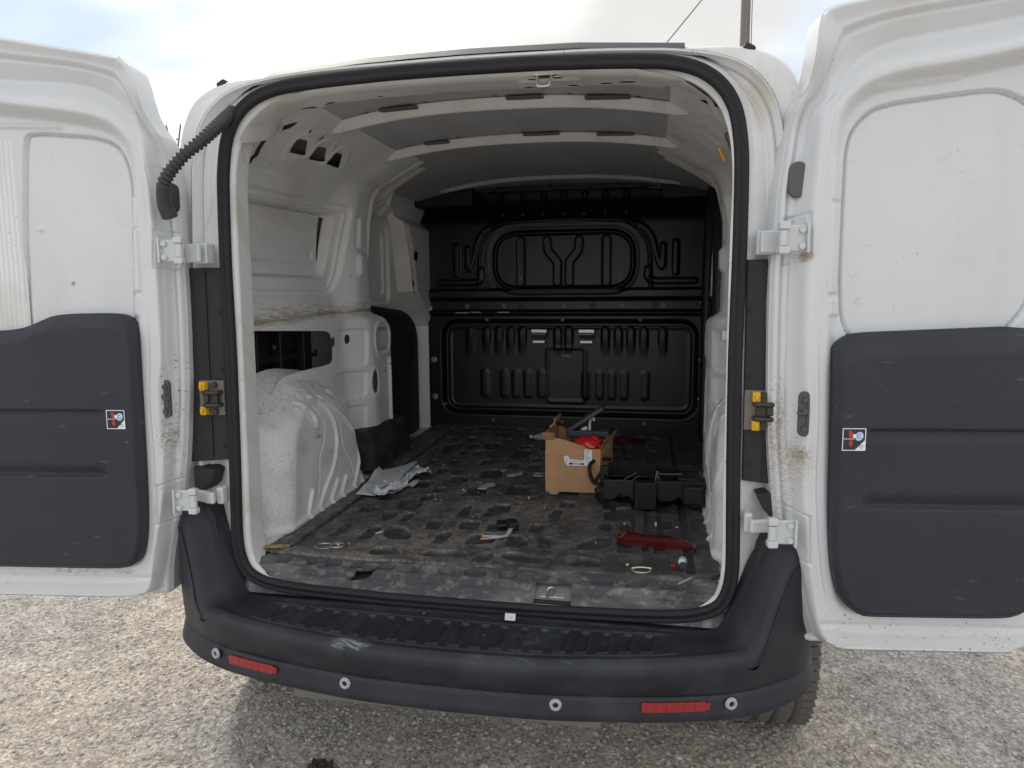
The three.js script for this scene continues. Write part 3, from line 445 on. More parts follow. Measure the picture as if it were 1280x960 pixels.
// ---- floor: white pan, rubber mat, sill mat
const PADS = [
  [[-0.309, -0.146], [-0.308, -0.201], [-0.255, -0.217], [-0.218, -0.175], [-0.22, -0.15], [-0.267, -0.137]], [[-0.177, -0.162], [-0.155, -0.206], [-0.072, -0.224], [-0.041, -0.205], [-0.049, -0.179], [-0.147, -0.149]],
  [[-0.023, -0.155], [-0.018, -0.215], [0.015, -0.228], [0.032, -0.197], [0.027, -0.151], [0.001, -0.136]], [[0.053, -0.194], [0.067, -0.223], [0.135, -0.208], [0.16, -0.173], [0.129, -0.153], [0.075, -0.159]],
  [[-0.382, -0.262], [-0.382, -0.357], [-0.356, -0.382], [-0.339, -0.348], [-0.345, -0.26]], [[-0.326, -0.31], [-0.33, -0.374], [-0.286, -0.381], [-0.235, -0.317], [-0.232, -0.275], [-0.279, -0.267]],
  [[-0.169, -0.268], [-0.162, -0.353], [-0.13, -0.366], [-0.122, -0.328], [-0.134, -0.259]], [[-0.079, -0.283], [-0.071, -0.345], [-0.017, -0.372], [0.006, -0.342], [0.007, -0.29], [-0.056, -0.265]],
  [[0.031, -0.301], [0.04, -0.363], [0.071, -0.368], [0.102, -0.313], [0.098, -0.276], [0.047, -0.272]], [[-0.38, -0.426], [-0.393, -0.507], [-0.353, -0.519], [-0.338, -0.469], [-0.354, -0.422]],
  [[-0.323, -0.427], [-0.324, -0.505], [-0.296, -0.513], [-0.284, -0.469], [-0.295, -0.423]], [[-0.378, -0.568], [-0.378, -0.661], [-0.322, -0.649], [-0.293, -0.602], [-0.293, -0.523], [-0.346, -0.533]],
  [[-0.473, -0.262], [-0.469, -0.394], [-0.437, -0.382], [-0.442, -0.267]], [[-0.161, -0.489], [-0.161, -0.603], [-0.134, -0.617], [-0.121, -0.542], [-0.128, -0.477]], [[-0.083, -0.511], [-0.07, -0.638], [-0.01, -0.648], [-0.005, -0.561], [-0.058, -0.506]],
  [[-0.325, -0.638], [-0.326, -0.702], [-0.291, -0.708], [-0.278, -0.656], [-0.294, -0.622]], [[-0.382, -0.991], [-0.381, -1.063], [-0.337, -1.055], [-0.325, -1], [-0.349, -0.955]], [[-0.311, -0.975], [-0.308, -1.045], [-0.283, -1.063], [-0.272, -1.008], [-0.286, -0.965]],
  [[-0.364, -1.11], [-0.367, -1.202], [-0.333, -1.208], [-0.32, -1.147], [-0.336, -1.093]], [[-0.246, -1.128], [-0.243, -1.212], [-0.209, -1.217], [-0.202, -1.15], [-0.217, -1.103]], [[-0.448, -1.272], [-0.468, -1.468], [-0.412, -1.488], [-0.411, -1.271]],
  [[-0.366, -1.285], [-0.37, -1.361], [-0.334, -1.366], [-0.321, -1.299], [-0.34, -1.265]], [[-0.309, -1.287], [-0.312, -1.362], [-0.278, -1.375], [-0.266, -1.307], [-0.286, -1.274]], [[-0.359, -1.398], [-0.364, -1.503], [-0.322, -1.509], [-0.313, -1.416], [-0.332, -1.377]],
  [[-0.296, -1.437], [-0.301, -1.532], [-0.242, -1.54], [-0.21, -1.469], [-0.22, -1.394], [-0.264, -1.388]], [[-0.459, -1.021], [-0.451, -1.189], [-0.417, -1.195], [-0.43, -1.026]], [[-0.203, -0.952], [-0.2, -1.062], [-0.131, -1.087], [-0.104, -0.954], [-0.17, -0.931]]];
{
  const extra = [[[-0.2, -0.7], [-0.19, -0.83], [-0.13, -0.85], [-0.12, -0.72]], [[-0.4, -0.77], [-0.4, -0.87], [-0.35, -0.88], [-0.34, -0.78]], [[-0.06, -0.74], [-0.05, -0.86], [0.01, -0.86], [0.02, -0.75]], [[-0.14, -1.25], [-0.13, -1.4], [-0.07, -1.42], [-0.06, -1.26]], [[-0.3, -1.65], [-0.3, -1.78], [-0.22, -1.78], [-0.22, -1.66]], [[-0.05, -1.6], [-0.05, -1.74], [0.03, -1.74], [0.03, -1.62]]];
  const left = [...PADS, ...extra], all = left.concat(left.filter((p) => p.every(([x]) => x < -0.035)).map((p) => p.map(([x, z]) => [-x, z - 0.012])));
  const have = all.map((p) => poly(p)), fill = [];
  for (let z = -0.3; z > -1.86; z -= 0.118) for (let x = -0.46; x < 0.47; x += 0.092) { const cx = x + rr(-0.018, 0.018), cz = z + rr(-0.02, 0.02), a = rr(0.018, 0.036), b = rr(0.03, 0.05); let d = 1; for (const f of have) d = Math.min(d, f(cx, cz, 0.2)); if (d > Math.max(a, b) + 0.012) fill.push([[cx - a, cz + b], [cx - a * 1.1, cz - b], [cx + a * 0.7, cz - b * 1.05], [cx + a, cz - b * 0.4], [cx + a, cz + b]]); }
  const pads = all.concat(fill).map((p) => poly(smooth(p, 2, true, 0.007)));
  const chan = [line([[-0.53, -0.16], [-0.53, -1.8]], 0.012), line([[0.53, -0.16], [0.53, -1.8]], 0.012), line([[0.42, -0.3], [0.42, -0.75]], 0.008), line([[0.46, -0.3], [0.46, -0.8]], 0.008), line([[0.38, -0.5], [0.38, -0.9]], 0.008)];
  const pd = (x, z) => { let d = 0.05; for (const f of pads) { const q = f(x, z, 0.03); if (q < d) d = q; } for (const f of chan) { const q = f(x, z); if (q < d) d = q; } return d; };
  const U = [-0.66, 0.66], V = [-1.93, -0.115];
  const texMat = fit(canvasTex(1200, 1650, (u, v) => {
    const x = lerp(U[0], U[1], u), z = lerp(V[0], V[1], v), d = pd(x + 0.004 * (noise(x * 90, z * 90, 3) - 0.5), z + 0.004 * (noise(x * 90, z * 90, 4) - 0.5));
    const n = fbm(x * 7 + 5, z * 5, 5, 101), m = fbm(x * 40, z * 22, 4, 102), f = noise(x * 400, z * 400, 103), drag = fbm(x * 34 + 3 * fbm(x * 5, z * 5, 2, 109), z * 30 + 4 * fbm(x * 4, z * 4, 2, 110), 4, 104), gr = noise(x * 190, z * 190, 106), right = ss(0.05, 0.35, x);
    const land = ss(-0.001, 0.0015, d), rim = Math.exp(-((d - 0.002) ** 2) / 0.000012);
    const dust = clamp((0.16 + 0.45 * ss(0.3, 0.7, n) + 0.35 * (m - 0.4) + 0.3 * ss(0.5, 0.72, drag) + 0.55 * (gr - 0.5) + 0.5 * (noise(x * 90, z * 90, 113) - 0.5)) * land * lerp(1, 0.4, right) + 0.4 * rim * lerp(1, 0.7, right) * ss(0.3, 0.55, n) + 0.28 * ss(0.55, 0.72, m) * ss(0.4, 0.6, fbm(x * 12, z * 12, 3, 107)));
    const scuff = ss(0.5, 0.68, fbm(x * 30, z * 44, 4, 108)) * 0.5;
    let c = mixc(mixc([55, 55, 58], [96, 97, 99], scuff), [134, 127, 118], dust * 0.86); const k = 0.86 + 0.28 * f; return [c[0] * k, c[1] * k, c[2] * k];
  }, (g, w, h) => {
    specks(g, 500, 0, 0, w, h, 1.5, '168,156,132', 0.6); scratches(g, 420, 0, 0, w, h, 40, '150,146,140', 1.1); scratches(g, 90, w * 0.5, h * 0.8, w, h, 60, '136,132,126', 1.4, 0.1, 0.5);
    blotch(g, w * 0.47, h * 0.62, 200, 130, 500, 1.8, '150,134,106', 0.35); blotch(g, w * 0.8, h * 0.3, 60, 200, 300, 2, '150,124,80', 0.4); blotch(g, w * 0.52, h * 0.86, 120, 60, 300, 2, '140,84,60', 0.16);
  }, { repeat: false }), U, V);
  const matMat = std({ map: texMat, roughness: 0.6, bumpMap: rep(grain, 5, 5), bumpScale: 0.0006, side: THREE.DoubleSide });
  const out = poly(smooth([[-0.6, -0.13], [-0.35, -0.112], [0, -0.122], [0.35, -0.13], [0.6, -0.14], [0.605, -0.5], [0.605, -0.93], [0.655, -0.96], [0.655, -1.925], [-0.655, -1.925], [-0.655, -0.96], [-0.602, -0.93], [-0.602, -0.5]], 1));
  obj('floor_mat', sheet({ u: U, v: V, c: 0.0038, clip: (a, b) => out(a, b, 0.3), pos: (a, b, w) => [a, floorY(b) + w, b], map: (a, b) => [a, b], back: 0.008, h: (a, b) => 0.006 * ss(-0.2, -0.15, b) + (() => { const q = pd(a, b); return 0.002 * groove(q - 0.002, 0.004) - 0.0065 * inside(q, 0.002); })() + 0.005 * (fbm(a * 6, b * 6, 3, 111) - 0.5) + 0.004 * (fbm(a * 25, b * 25, 3, 112) - 0.5) }), matMat, van);
  // sill mat: flat, then rolled down over the edge, torn in two places
  const SC = [[-0.17, 0.5565], [-0.135, 0.5555], [-0.1, 0.545], [-0.076, 0.531], [-0.06, 0.515], [-0.047, 0.5], [-0.038, 0.48]], SL = [0]; for (let k = 1; k < SC.length; k++) SL.push(SL[k - 1] + Math.hypot(SC[k][0] - SC[k - 1][0], SC[k][1] - SC[k - 1][1]));
  const SZ = smooth(SC.map((p, k) => [SL[k], p[0]]), 2, false), SY = smooth(SC.map((p, k) => [SL[k], p[1]]), 2, false), LEN = SL[SL.length - 1];
  const tear = poly([[-0.32, 0.118], [-0.305, 0.09], [-0.275, 0.088], [-0.25, 0.068], [-0.262, 0.096], [-0.285, 0.112]]), notch = poly([[0.152, 0.2], [0.16, 0.088], [0.245, 0.086], [0.25, 0.2]]);
  const edge = poly(smooth([[-0.6, 0.2], [0.6, 0.2], [0.6, 0.036], [0.5, 0.03], [0.2, 0.038], [-0.3, 0.046], [-0.6, 0.05]], 1));
  const sp = []; let sx = -0.53; while (sx < 0.55) { const w = rr(0.03, 0.06); sp.push(poly(smooth([[sx, 0.054 + rr(0, 0.01)], [sx + w, 0.054], [sx + w + rr(-0.01, 0.01), 0.084], [sx + rr(-0.012, 0.012), 0.086]], 2, true, 0.008))); sx += w + rr(0.022, 0.05); }
  const texSill = fit(canvasTex(1400, 256, (u, v) => { const x = lerp(-0.6, 0.6, u), b = v * 0.155; let d = 0.05; for (const q of sp) d = Math.min(d, q(x, b, 0.03)); const n = fbm(u * 12, v * 3, 4, 121), m = fbm(u * 60, v * 14, 3, 122), f = noise(u * 500, v * 120, 123), land = ss(-0.001, 0.002, d); const c = mixc([50, 51, 56], [138, 136, 133], clamp((0.22 + 0.4 * ss(0.4, 0.75, n) + 0.4 * ss(0.5, 0.8, m)) * lerp(0.55, 1, land) + 0.22 * Math.exp(-((d - 0.001) ** 2) / 0.000004) * ss(0.35, 0.6, m))); const k = 0.9 + 0.2 * f; return [c[0] * k, c[1] * k, c[2] * k]; }, (g, w, h) => { scratches(g, 220, 0, 0, w, h, 26, '170,168,166', 1); for (const cx of [860, 790, 420]) for (let k = 0; k < 34; k++) { const a = rr(0, 6.28); g.strokeStyle = `rgba(168,166,166,${rr(0.1, 0.4)})`; g.beginPath(); g.moveTo(cx + Math.cos(a) * 8, h * 0.5 + Math.sin(a) * 8); g.lineTo(cx + Math.cos(a) * rr(18, 46), h * 0.5 + Math.sin(a) * rr(16, 50)); g.stroke(); } specks(g, 160, 0, 0, w, h, 1.4, '190,182,166'); }, { repeat: false }), [-0.6, 0.6], [0, 0.155]);
  obj('sill_mat', sheet({ u: [-0.6, 0.6], v: [0.0, LEN], c: 0.0036, clip: (a, b) => Math.max(edge(a, b), -tear(a, b), -notch(a, b)), map: (a, b) => [a, b], back: 0.006, pos: (a, b, w) => { const e = 0.004, tz = interp(SZ, b + e) - interp(SZ, b - e), ty = interp(SY, b + e) - interp(SY, b - e), l = Math.hypot(tz, ty) || 1; return [a, interp(SY, b) + w * tz / l, interp(SZ, b) - w * ty / l]; }, h: (a, b) => { let w = 0.003; for (const f of sp) { const q = f(a, b); w += 0.003 * groove(q, 0.003) - 0.006 * inside(q + 0.003, 0.002); } return w + 0.006 * (fbm(a * 9, b * 12, 3, 131) - 0.5) + 0.003 * (fbm(a * 40, b * 40, 2, 132) - 0.5) + 0.005 * groove(b - 0.092, 0.006) - 0.004 * groove(b - 0.104, 0.006); } }), std({ map: texSill, roughness: 0.75, bumpMap: rep(grain, 6, 6), bumpScale: 0.0006, side: THREE.DoubleSide }), van);
  obj('load_floor', [box(1.44, 0.012, 1.82, 0, 0.558, -1.045, 0.003, [0.0225, 0, 0]), ], M.worn, van);
  obj('sill_underlay', box(1.2, 0.012, 0.1, 0, 0.523, -0.1, 0.003, [0.5, 0, 0]), M.black, van);
  obj('latch_recess', box(0.1, 0.004, 0.05, 0.2, 0.5225, -0.082, 0.001, [0.62, 0, 0]), M.dull, van);
  obj('floor_latch', [tube([[0.19, 0.5, -0.066], [0.19, 0.53, -0.064], [0.198, 0.538, -0.066], [0.204, 0.53, -0.07], [0.204, 0.5, -0.074]], 0.004, 24, 8), box(0.06, 0.005, 0.03, 0.2, 0.519, -0.078, 0.002, [0.5, 0, 0])], M.steel, van);
  obj('gap_filler', box(1.22, 0.02, 0.06, 0, 0.468, -0.03, 0.004), M.black, van);
}
// ---- pillar trims, strikers, lamp, grab clip, cable conduit
for (const s of [-1, 1]) {
  const X = (p) => p.map(([x, y]) => [s * x, y]);
  obj('pillar_trim', [extrude(X([[0.627, 0.825], [0.735, 0.815], [0.72, 1.308], [0.622, 1.308]]), 0.04, 0.003).translate(0, 0, -0.088), extrude(X([[0.668, 0.83], [0.672, 0.83], [0.668, 1.3], [0.664, 1.3]]), 0.004, 0.001).translate(0, 0, -0.046),
    ...[[0.632, 1.2], [0.634, 1.055], [0.672, 1.05], [0.64, 0.86]].map(([x, y]) => cyl(0.006, 0.006, 0.004, s * x, y, -0.045, [Math.PI / 2, 0, 0], 12))], M.plastic, van);
  obj('bumper_bracket', [extrude(X([[0.655, 0.8], [0.72, 0.805], [0.72, 0.745], [0.69, 0.745], [0.672, 0.765]]), 0.05, 0.003).translate(0, 0, -0.085), extrude(X(smooth([[0.672, 0.705], [0.7, 0.705], [0.7, 0.63], [0.68, 0.55], [0.655, 0.522], [0.64, 0.527], [0.65, 0.6]], 1)), 0.05, 0.004).translate(0, 0, -0.082)], M.plastic, van);
  const yx = s < 0 ? 0.674 : 0.648, cx = s < 0 ? 0.65 : 0.664;
  const st = obj('striker_plate', [box(0.07, 0.088, 0.012, s * 0.66, 0.984, -0.042, 0.003)], M.dull, van);
  obj('striker', [tube([[s * (cx - 0.018), 1.0, -0.036], [s * (cx - 0.015), 1.0, -0.014], [s * (cx + 0.016), 1.0, -0.014], [s * (cx + 0.018), 1.0, -0.036]], 0.0055, 24, 8), tube([[s * (cx - 0.018), 0.968, -0.036], [s * (cx - 0.015), 0.968, -0.016], [s * (cx + 0.016), 0.968, -0.016], [s * (cx + 0.018), 0.968, -0.036]], 0.0055, 24, 8), box(0.03, 0.026, 0.014, s * cx, 0.984, -0.028, 0.003), box(0.014, 0.02, 0.016, s * (cx + 0.012), 0.986, -0.02, 0.003), cyl(0.008, 0.008, 0.008, s * cx, 1.018, -0.032, [Math.PI / 2, 0, 0], 10), cyl(0.008, 0.008, 0.008, s * cx, 0.95, -0.032, [Math.PI / 2, 0, 0], 10)], M.greasy, st);
  for (const dy of [0.031, -0.031]) obj('stop_pad', [box(0.016, 0.022, 0.02, s * yx, 0.984 + dy, -0.026, 0.003), box(0.008, 0.01, 0.024, s * yx, 0.984 + dy, -0.022, 0.002)], M.yellow, st);
}
obj('marker_lamp', box(0.012, 0.042, 0.03, 0.598, 1.602, -0.43, 0.006, [0.3, 0, 0.45]), phys({ color: new THREE.Color().setRGB(0.9, 0.4, 0.05), roughness: 0.25, clearcoat: 1 }), van).userData.label = 'small orange lamp under the roof on the right side';
obj('lamp_housing', [box(0.02, 0.11, 0.05, 0.635, 1.615, -0.46, 0.01, [0.3, 0, 0.45]), box(0.02, 0.06, 0.05, 0.64, 1.655, -0.36, 0.01, [0.3, 0, 0.45])], M.dull, van);
obj('grab_clip', box(0.05, 0.036, 0.05, 0.672, 1.108, -0.84, 0.008), M.paint, van);
{ // right side door: black window frame and trim, dark pillar cover by the bulkhead
  const P = (pts) => pts.map(([z, y]) => [0.668, y, z]);
  obj('side_door_frame', tube(P([[-1.7, 0.6], [-1.73, 1.2], [-1.66, 1.55], [-1.52, 1.67], [-1.36, 1.63], [-1.24, 1.5], [-1.16, 1.25], [-1.14, 0.6]]), 0.026, 80, 10), M.black, van);
  obj('side_door_trim', [box(0.04, 0.6, 0.56, 0.69, 0.87, -1.42, 0.02), box(0.03, 0.5, 0.16, 0.695, 0.85, -1.02, 0.02)], M.plastic, van);
  obj('pillar_cover', [box(0.05, 1.12, 0.2, 0.685, 1.14, -1.83, 0.01), ...[0.75, 0.93, 1.19].map((y) => box(0.014, 0.05, 0.05, 0.655, y, -1.8, 0.006))], M.gloss, van);
  for (const y of [0.77, 0.95, 1.21]) obj('bolt', cyl(0.008, 0.008, 0.01, 0.645, y, -1.79, [0, 0, Math.PI / 2], 12), M.steel, van);
}
{ // ribbed cable conduit to the left door
  const cv = curve([[-0.698, 1.425, 0.032], [-0.697, 1.455, 0.05], [-0.678, 1.5, 0.07], [-0.63, 1.552, 0.07], [-0.597, 1.59, 0.045], [-0.58, 1.635, 0.0], [-0.583, 1.685, -0.07]]);
  const n = 400, g = new THREE.TubeGeometry(cv, n, 1, 14), p = g.attributes.position;
  for (let i = 0; i <= n; i++) { const t = i / n, c = cv.getPointAt(t), r = t < 0.2 ? lerp(0.019, 0.0145, t / 0.2) : t > 0.9 ? 0.015 : 0.0137 + 0.0022 * Math.sin((t - 0.2) / 0.7 * 2 * Math.PI * 22); for (let j = 0; j <= 14; j++) { const k = i * 15 + j; p.setXYZ(k, c.x + (p.getX(k) - c.x) * r, c.y + (p.getY(k) - c.y) * r, c.z + (p.getZ(k) - c.z) * r); } }
  g.computeVertexNormals(); obj('cable_conduit', g, std({ color: new THREE.Color().setRGB(0.05, 0.05, 0.055), roughness: 0.6 }), van);
}
// ---- bumper
const plan = []; // outer edge in plan, left to right
{
  const half = [[0, 0.178], [0.12, 0.176], [0.24, 0.168], [0.42, 0.142], [0.55, 0.113], [0.63, 0.084], [0.705, 0.045], [0.77, -0.005], [0.81, -0.08], [0.828, -0.2], [0.838, -0.42]];
  const raw = curve([...half.slice(1).reverse().map(([x, z]) => [-x, 0, z]), ...half.map(([x, z]) => [x, 0, z])]).getSpacedPoints(3000).map((p) => [p.x, p.z]);
  let s = 0; const acc = [0]; for (let k = 1; k < raw.length; k++) { s += Math.hypot(raw[k][0] - raw[k - 1][0], raw[k][1] - raw[k - 1][1]); acc.push(s); }
  let j = 0; const N = 1000; for (let k = 0; k <= N; k++) { const t = s * k / N; while (j < raw.length - 2 && acc[j + 1] < t) j++; const f = clamp((t - acc[j]) / (acc[j + 1] - acc[j] + 1e-12)); plan.push([lerp(raw[j][0], raw[j + 1][0], f), lerp(raw[j][1], raw[j + 1][1], f)]); }
}
const pn = (k) => { const a = plan[Math.max(0, k - 1)], b = plan[Math.min(plan.length - 1, k + 1)], l = Math.hypot(b[0] - a[0], b[1] - a[1]); return [-(b[1] - a[1]) / l, (b[0] - a[0]) / l]; };
const yTop = (x) => 0.468 + 0.012 * Math.pow(Math.min(x, 0.64) / 0.6, 2) + 0.21 * ss(0.645, 0.755, x), yLed = (x) => 0.389 + 0.012 * ss(0.6, 0.84, x), yBot = (x) => 0.336 + 0.018 * ss(0.66, 0.84, x);
{
  const frame = poly(rrect(-0.49, 0.2, 0.475, 0.9, 0.03)), ribs = []; for (let x = -0.455; x < 0.45; x += 0.0465) if (Math.abs(x - 0.17) > 0.0) ribs.push(x);
  const prof = []; // [t, step fraction or -1, inset, yref]
  const T1 = 70; for (let k = 0; k <= T1; k++) prof.push(['s', k / T1]);
  for (const q of [[0.016, 0, -0.0015], [0.009, 0, -0.005], [0.004, 0, -0.011], [0.001, 0, -0.019], [0, 0, -0.028]]) prof.push(['t', ...q]);
  for (let k = 1; k < 24; k++) prof.push(['m', k / 24]);
  prof.push(['l', 0.013, 0.0015], ['l', 0.016, -0.0015], ['l', 0.011, -0.004]);
  for (let k = 1; k < 6; k++) prof.push(['b', k / 6]);
  prof.push(['u', 0.008, 0.006], ['u', 0.012, 0.001], ['u', 0.02, 0], ['u', 0.12, 0.02], ['u', 0.25, 0.03]);
  const rings = prof.map((p) => plan.map(([x0, z0], k) => {
    const n = pn(k), ax = Math.abs(x0), sg = Math.sign(x0), at = (q, y) => { const i = q + 0.006 * ss(0.482, 0.53, y) * ss(0.6, 0.74, ax); return [x0 - n[0] * i, y, z0 - n[1] * i]; }, yt = yTop(ax), yl = yLed(ax), yb = yBot(ax);
    if (p[0] === 's') {
      const t = p[1], e = at(0.024, yt), q = ss(0.5, 0.74, ax), xi = sg * (ax < 0.56 ? ax : 0.56 + (ax - 0.56) * 0.6), I = [xi, 0.483 + 0.2 * ss(0.58, 0.76, ax), -0.012 - 0.05 * q];
      const f = [lerp(I[0], e[0], t), lerp(I[1], e[1], t) + 0.028 * ss(0.6, 0.74, ax) * Math.sin(Math.PI * t) - 0.004 * Math.sin(Math.PI * t), lerp(I[2], e[2], t)];
      const d = Math.abs(f[0]) < 0.52 ? frame(f[0], t) : 0.1; let w = 0.0025 * groove(d, 0.014);
      if (d < -0.03) for (const x of ribs) { const r = Math.max(Math.abs(f[0] - x + 0.02 * (t - 0.5) * (x > 0 ? 0.5 : 1)) - 0.011, Math.abs(t - 0.56) * 0.17 - 0.05); w += 0.0046 * groove(r, 0.0022); if (r < 0) w -= 0.002; }
      f[1] += w * 1.5; return f;
    }
    if (p[0] === 't') { const f = 1 + 1.2 * ss(0.62, 0.7, ax); return at((p[1] + 0.006), yt + p[3] * f); }
    if (p[0] === 'm') { const y0 = yt - 0.028; return at(0.006 + 0.012 * p[1] ** 1.6, lerp(y0, yl + 0.003, p[1])); }
    if (p[0] === 'l') return at(p[1] + 0.006, yl + p[2]);
    if (p[0] === 'b') return at(0.017 - 0.008 * p[1], lerp(yl - 0.004, yb + 0.012, p[1]));
    return at(p[1], yb + p[2]);
  }));
  const texB = canvasTex(1600, 400, (u, v) => { const n = fbm(u * 30, v * 6, 4, 141), f = noise(u * 900, v * 200, 142); const c = mixc([29, 33, 42], [46, 49, 56], ss(0.4, 0.85, n)); const k = 0.95 + 0.1 * f; return [c[0] * k, c[1] * k, c[2] * k]; }, (g, w, h) => {
    const X = (x) => (x * 0.5 + 0.5) * w, Y = (t) => h * (1 - t);
    for (let k = 0; k < 260; k++) { const x = X(0.18) + rr(-46, 46), y = Y(0.33) + rr(-46, 40), a = rr(0, 6.28), l = rr(4, 11); g.strokeStyle = `rgba(150,158,168,${rr(0.15, 0.65)})`; g.lineWidth = 1; g.beginPath(); g.arc(x, y, l * 0.5, a, a + rr(0.6, 2.4)); g.stroke(); }
    scratches(g, 150, X(-0.27), Y(0.6), X(-0.2), Y(0.66), 22, '168,170,172', 1.3, 0.1, 0.4); scratches(g, 40, X(-0.1), Y(0.62), X(0.3), Y(0.65), 24, '120,128,140', 1, 0, 0.2);
    scratches(g, 60, 0, 0, w, h, 26, '104,108,114', 0.8, 0, 1.2); specks(g, 120, 0, h * 0.4, w, h, 1, '170,168,160'); for (let k = 0; k < 500; k++) { const x = X(rr(-0.5, 0.5)); g.fillStyle = `rgba(140,124,104,${rr(0.03, 0.2)})`; g.beginPath(); g.ellipse(x, Y(rr(0.0, 0.05)), rr(2, 14), rr(0.8, 2.4), 0, 0, 6.3); g.fill(); }
    g.fillStyle = 'rgba(230,234,240,0.95)'; for (const [x, t] of [[0.062, 0.3], [-0.19, 0.53], [-0.1, 0.06]]) { g.beginPath(); g.arc(X(x), Y(t), 2, 0, 6.3); g.fill(); }
  }, { repeat: false });
  const g = loft(rings, false, (a, b, p) => [p[0] * 0.5 + 0.5, b]);
  const bumper = obj('bumper', g, std({ map: texB, roughness: 0.5, bumpMap: rep(grain, 10, 4), bumpScale: 0.0004, side: THREE.DoubleSide }), van);
  const near = (x) => { let b = 0; plan.forEach((p, k) => { if (Math.abs(p[0] - x) + (p[1] < -0.3 ? 1 : 0) < Math.abs(plan[b][0] - x) + (plan[b][1] < -0.3 ? 1 : 0)) b = k; }); return b; };
  const stick = (geo, x, y, inset) => { const k = near(x), n = pn(k), p = plan[k]; geo.rotateY(Math.atan2(n[0], n[1])); return geo.translate(p[0] - n[0] * inset, y, p[1] - n[1] * inset); };
  const ringMat = std({ color: new THREE.Color().setRGB(0.42, 0.43, 0.45), roughness: 0.5 });
  for (const [x, y] of [[-0.607, 0.374], [-0.24, 0.372], [0.24, 0.372], [0.607, 0.374]]) {
    const off = Math.abs(x) > 0.4 ? -0.005 : 0;
    const sn = obj('parking_sensor', stick(new THREE.LatheGeometry([[0.0055, -0.004], [0.006, 0.002], [0.0085, 0.004], [0.012, 0.003], [0.0135, -0.002]].map((p) => new THREE.Vector2(...p)), 28).rotateX(Math.PI / 2), x, y, 0.0125 + off), ringMat, bumper);
    obj('sensor_face', stick(cyl(0.006, 0.006, 0.004, 0, 0, 0, [Math.PI / 2, 0, 0], 18), x, y, 0.0145 + off), M.black, bumper);
  }
  const red = phys({ color: new THREE.Color().setRGB(0.42, 0.012, 0.018), roughness: 0.35, clearcoat: 0.8, bumpMap: rep(grain, 20, 20), bumpScale: 0.001 });
  for (const s of [-1, 1]) { const b = []; for (let k = 0; k < 14; k++) { const x = s * lerp(0.425, 0.555, k / 13); b.push(stick(box(0.0128, 0.021 - (k === (s > 0 ? 13 : 0) ? 0.006 : 0), 0.006, 0, 0, 0, 0.0015), x, 0.372, k % 2 ? 0.01 : 0.0105)); } obj('reflector', b, red, bumper); }
  obj('tow_cover', stick(box(0.036, 0.034, 0.004, 0, 0, 0, 0.003), 0.472, 0.432, 0.0135), M.plastic, bumper);
  obj('tow_bar', [box(0.74, 0.05, 0.05, -0.04, 0.3, 0.05, 0.006)], std({ color: new THREE.Color().setRGB(0.2, 0.19, 0.17), roughness: 0.75 }), van);
  obj('lock_plate', [box(0.026, 0.018, 0.004, 0.112, 0.49, 0.008, 0.002, [-0.5, 0, 0]), cyl(0.003, 0.003, 0.006, 0.112, 0.491, 0.01, [1, 0, 0], 8)], M.steel, van);
}
{ // rear wheels
  const tread = std({ color: new THREE.Color().setRGB(0.15, 0.138, 0.125), roughness: 0.95 });
  const p = [[0.205, -0.08], [0.24, -0.098], [0.285, -0.1], [0.305, -0.085], [0.311, -0.07], [0.311, -0.052], [0.303, -0.05], [0.303, -0.043], [0.312, -0.041], [0.312, -0.006], [0.303, -0.004], [0.303, 0.004], [0.312, 0.006], [0.312, 0.041], [0.303, 0.043], [0.303, 0.05], [0.311, 0.052], [0.311, 0.07], [0.305, 0.085], [0.285, 0.1], [0.24, 0.098], [0.205, 0.08]].map((q) => new THREE.Vector2(...q));
  for (const s of [-1, 1]) {
    const w = new THREE.Group(); w.name = 'wheel'; w.position.set(s * 0.768, 0.312, -0.58); van.add(w);
    const blocks = []; for (let k = 0; k < 60; k++) for (const [o, wd] of [[-0.075, 0.034], [-0.024, 0.026], [0.024, 0.026], [0.075, 0.034]]) { const a = (k + (o > 0 ? 0.4 : 0)) / 60 * 2 * Math.PI; const b = new THREE.BoxGeometry(wd, 0.005, 0.025); b.rotateX(0); b.rotateY(o * 4); b.translate(o, 0.3125, 0); b.rotateX(a); blocks.push(b); }
    obj('tyre', [new THREE.LatheGeometry(p, 72).rotateZ(Math.PI / 2), ...blocks], tread, w);
    obj('rim', new THREE.LatheGeometry([[0.205, -0.08], [0.19, -0.07], [0.185, 0.05], [0.12, 0.075], [0.05, 0.08], [0, 0.08]].map((q) => new THREE.Vector2(...q)), 40).rotateZ(s > 0 ? -Math.PI / 2 : Math.PI / 2), M.steel, w);
  }
}
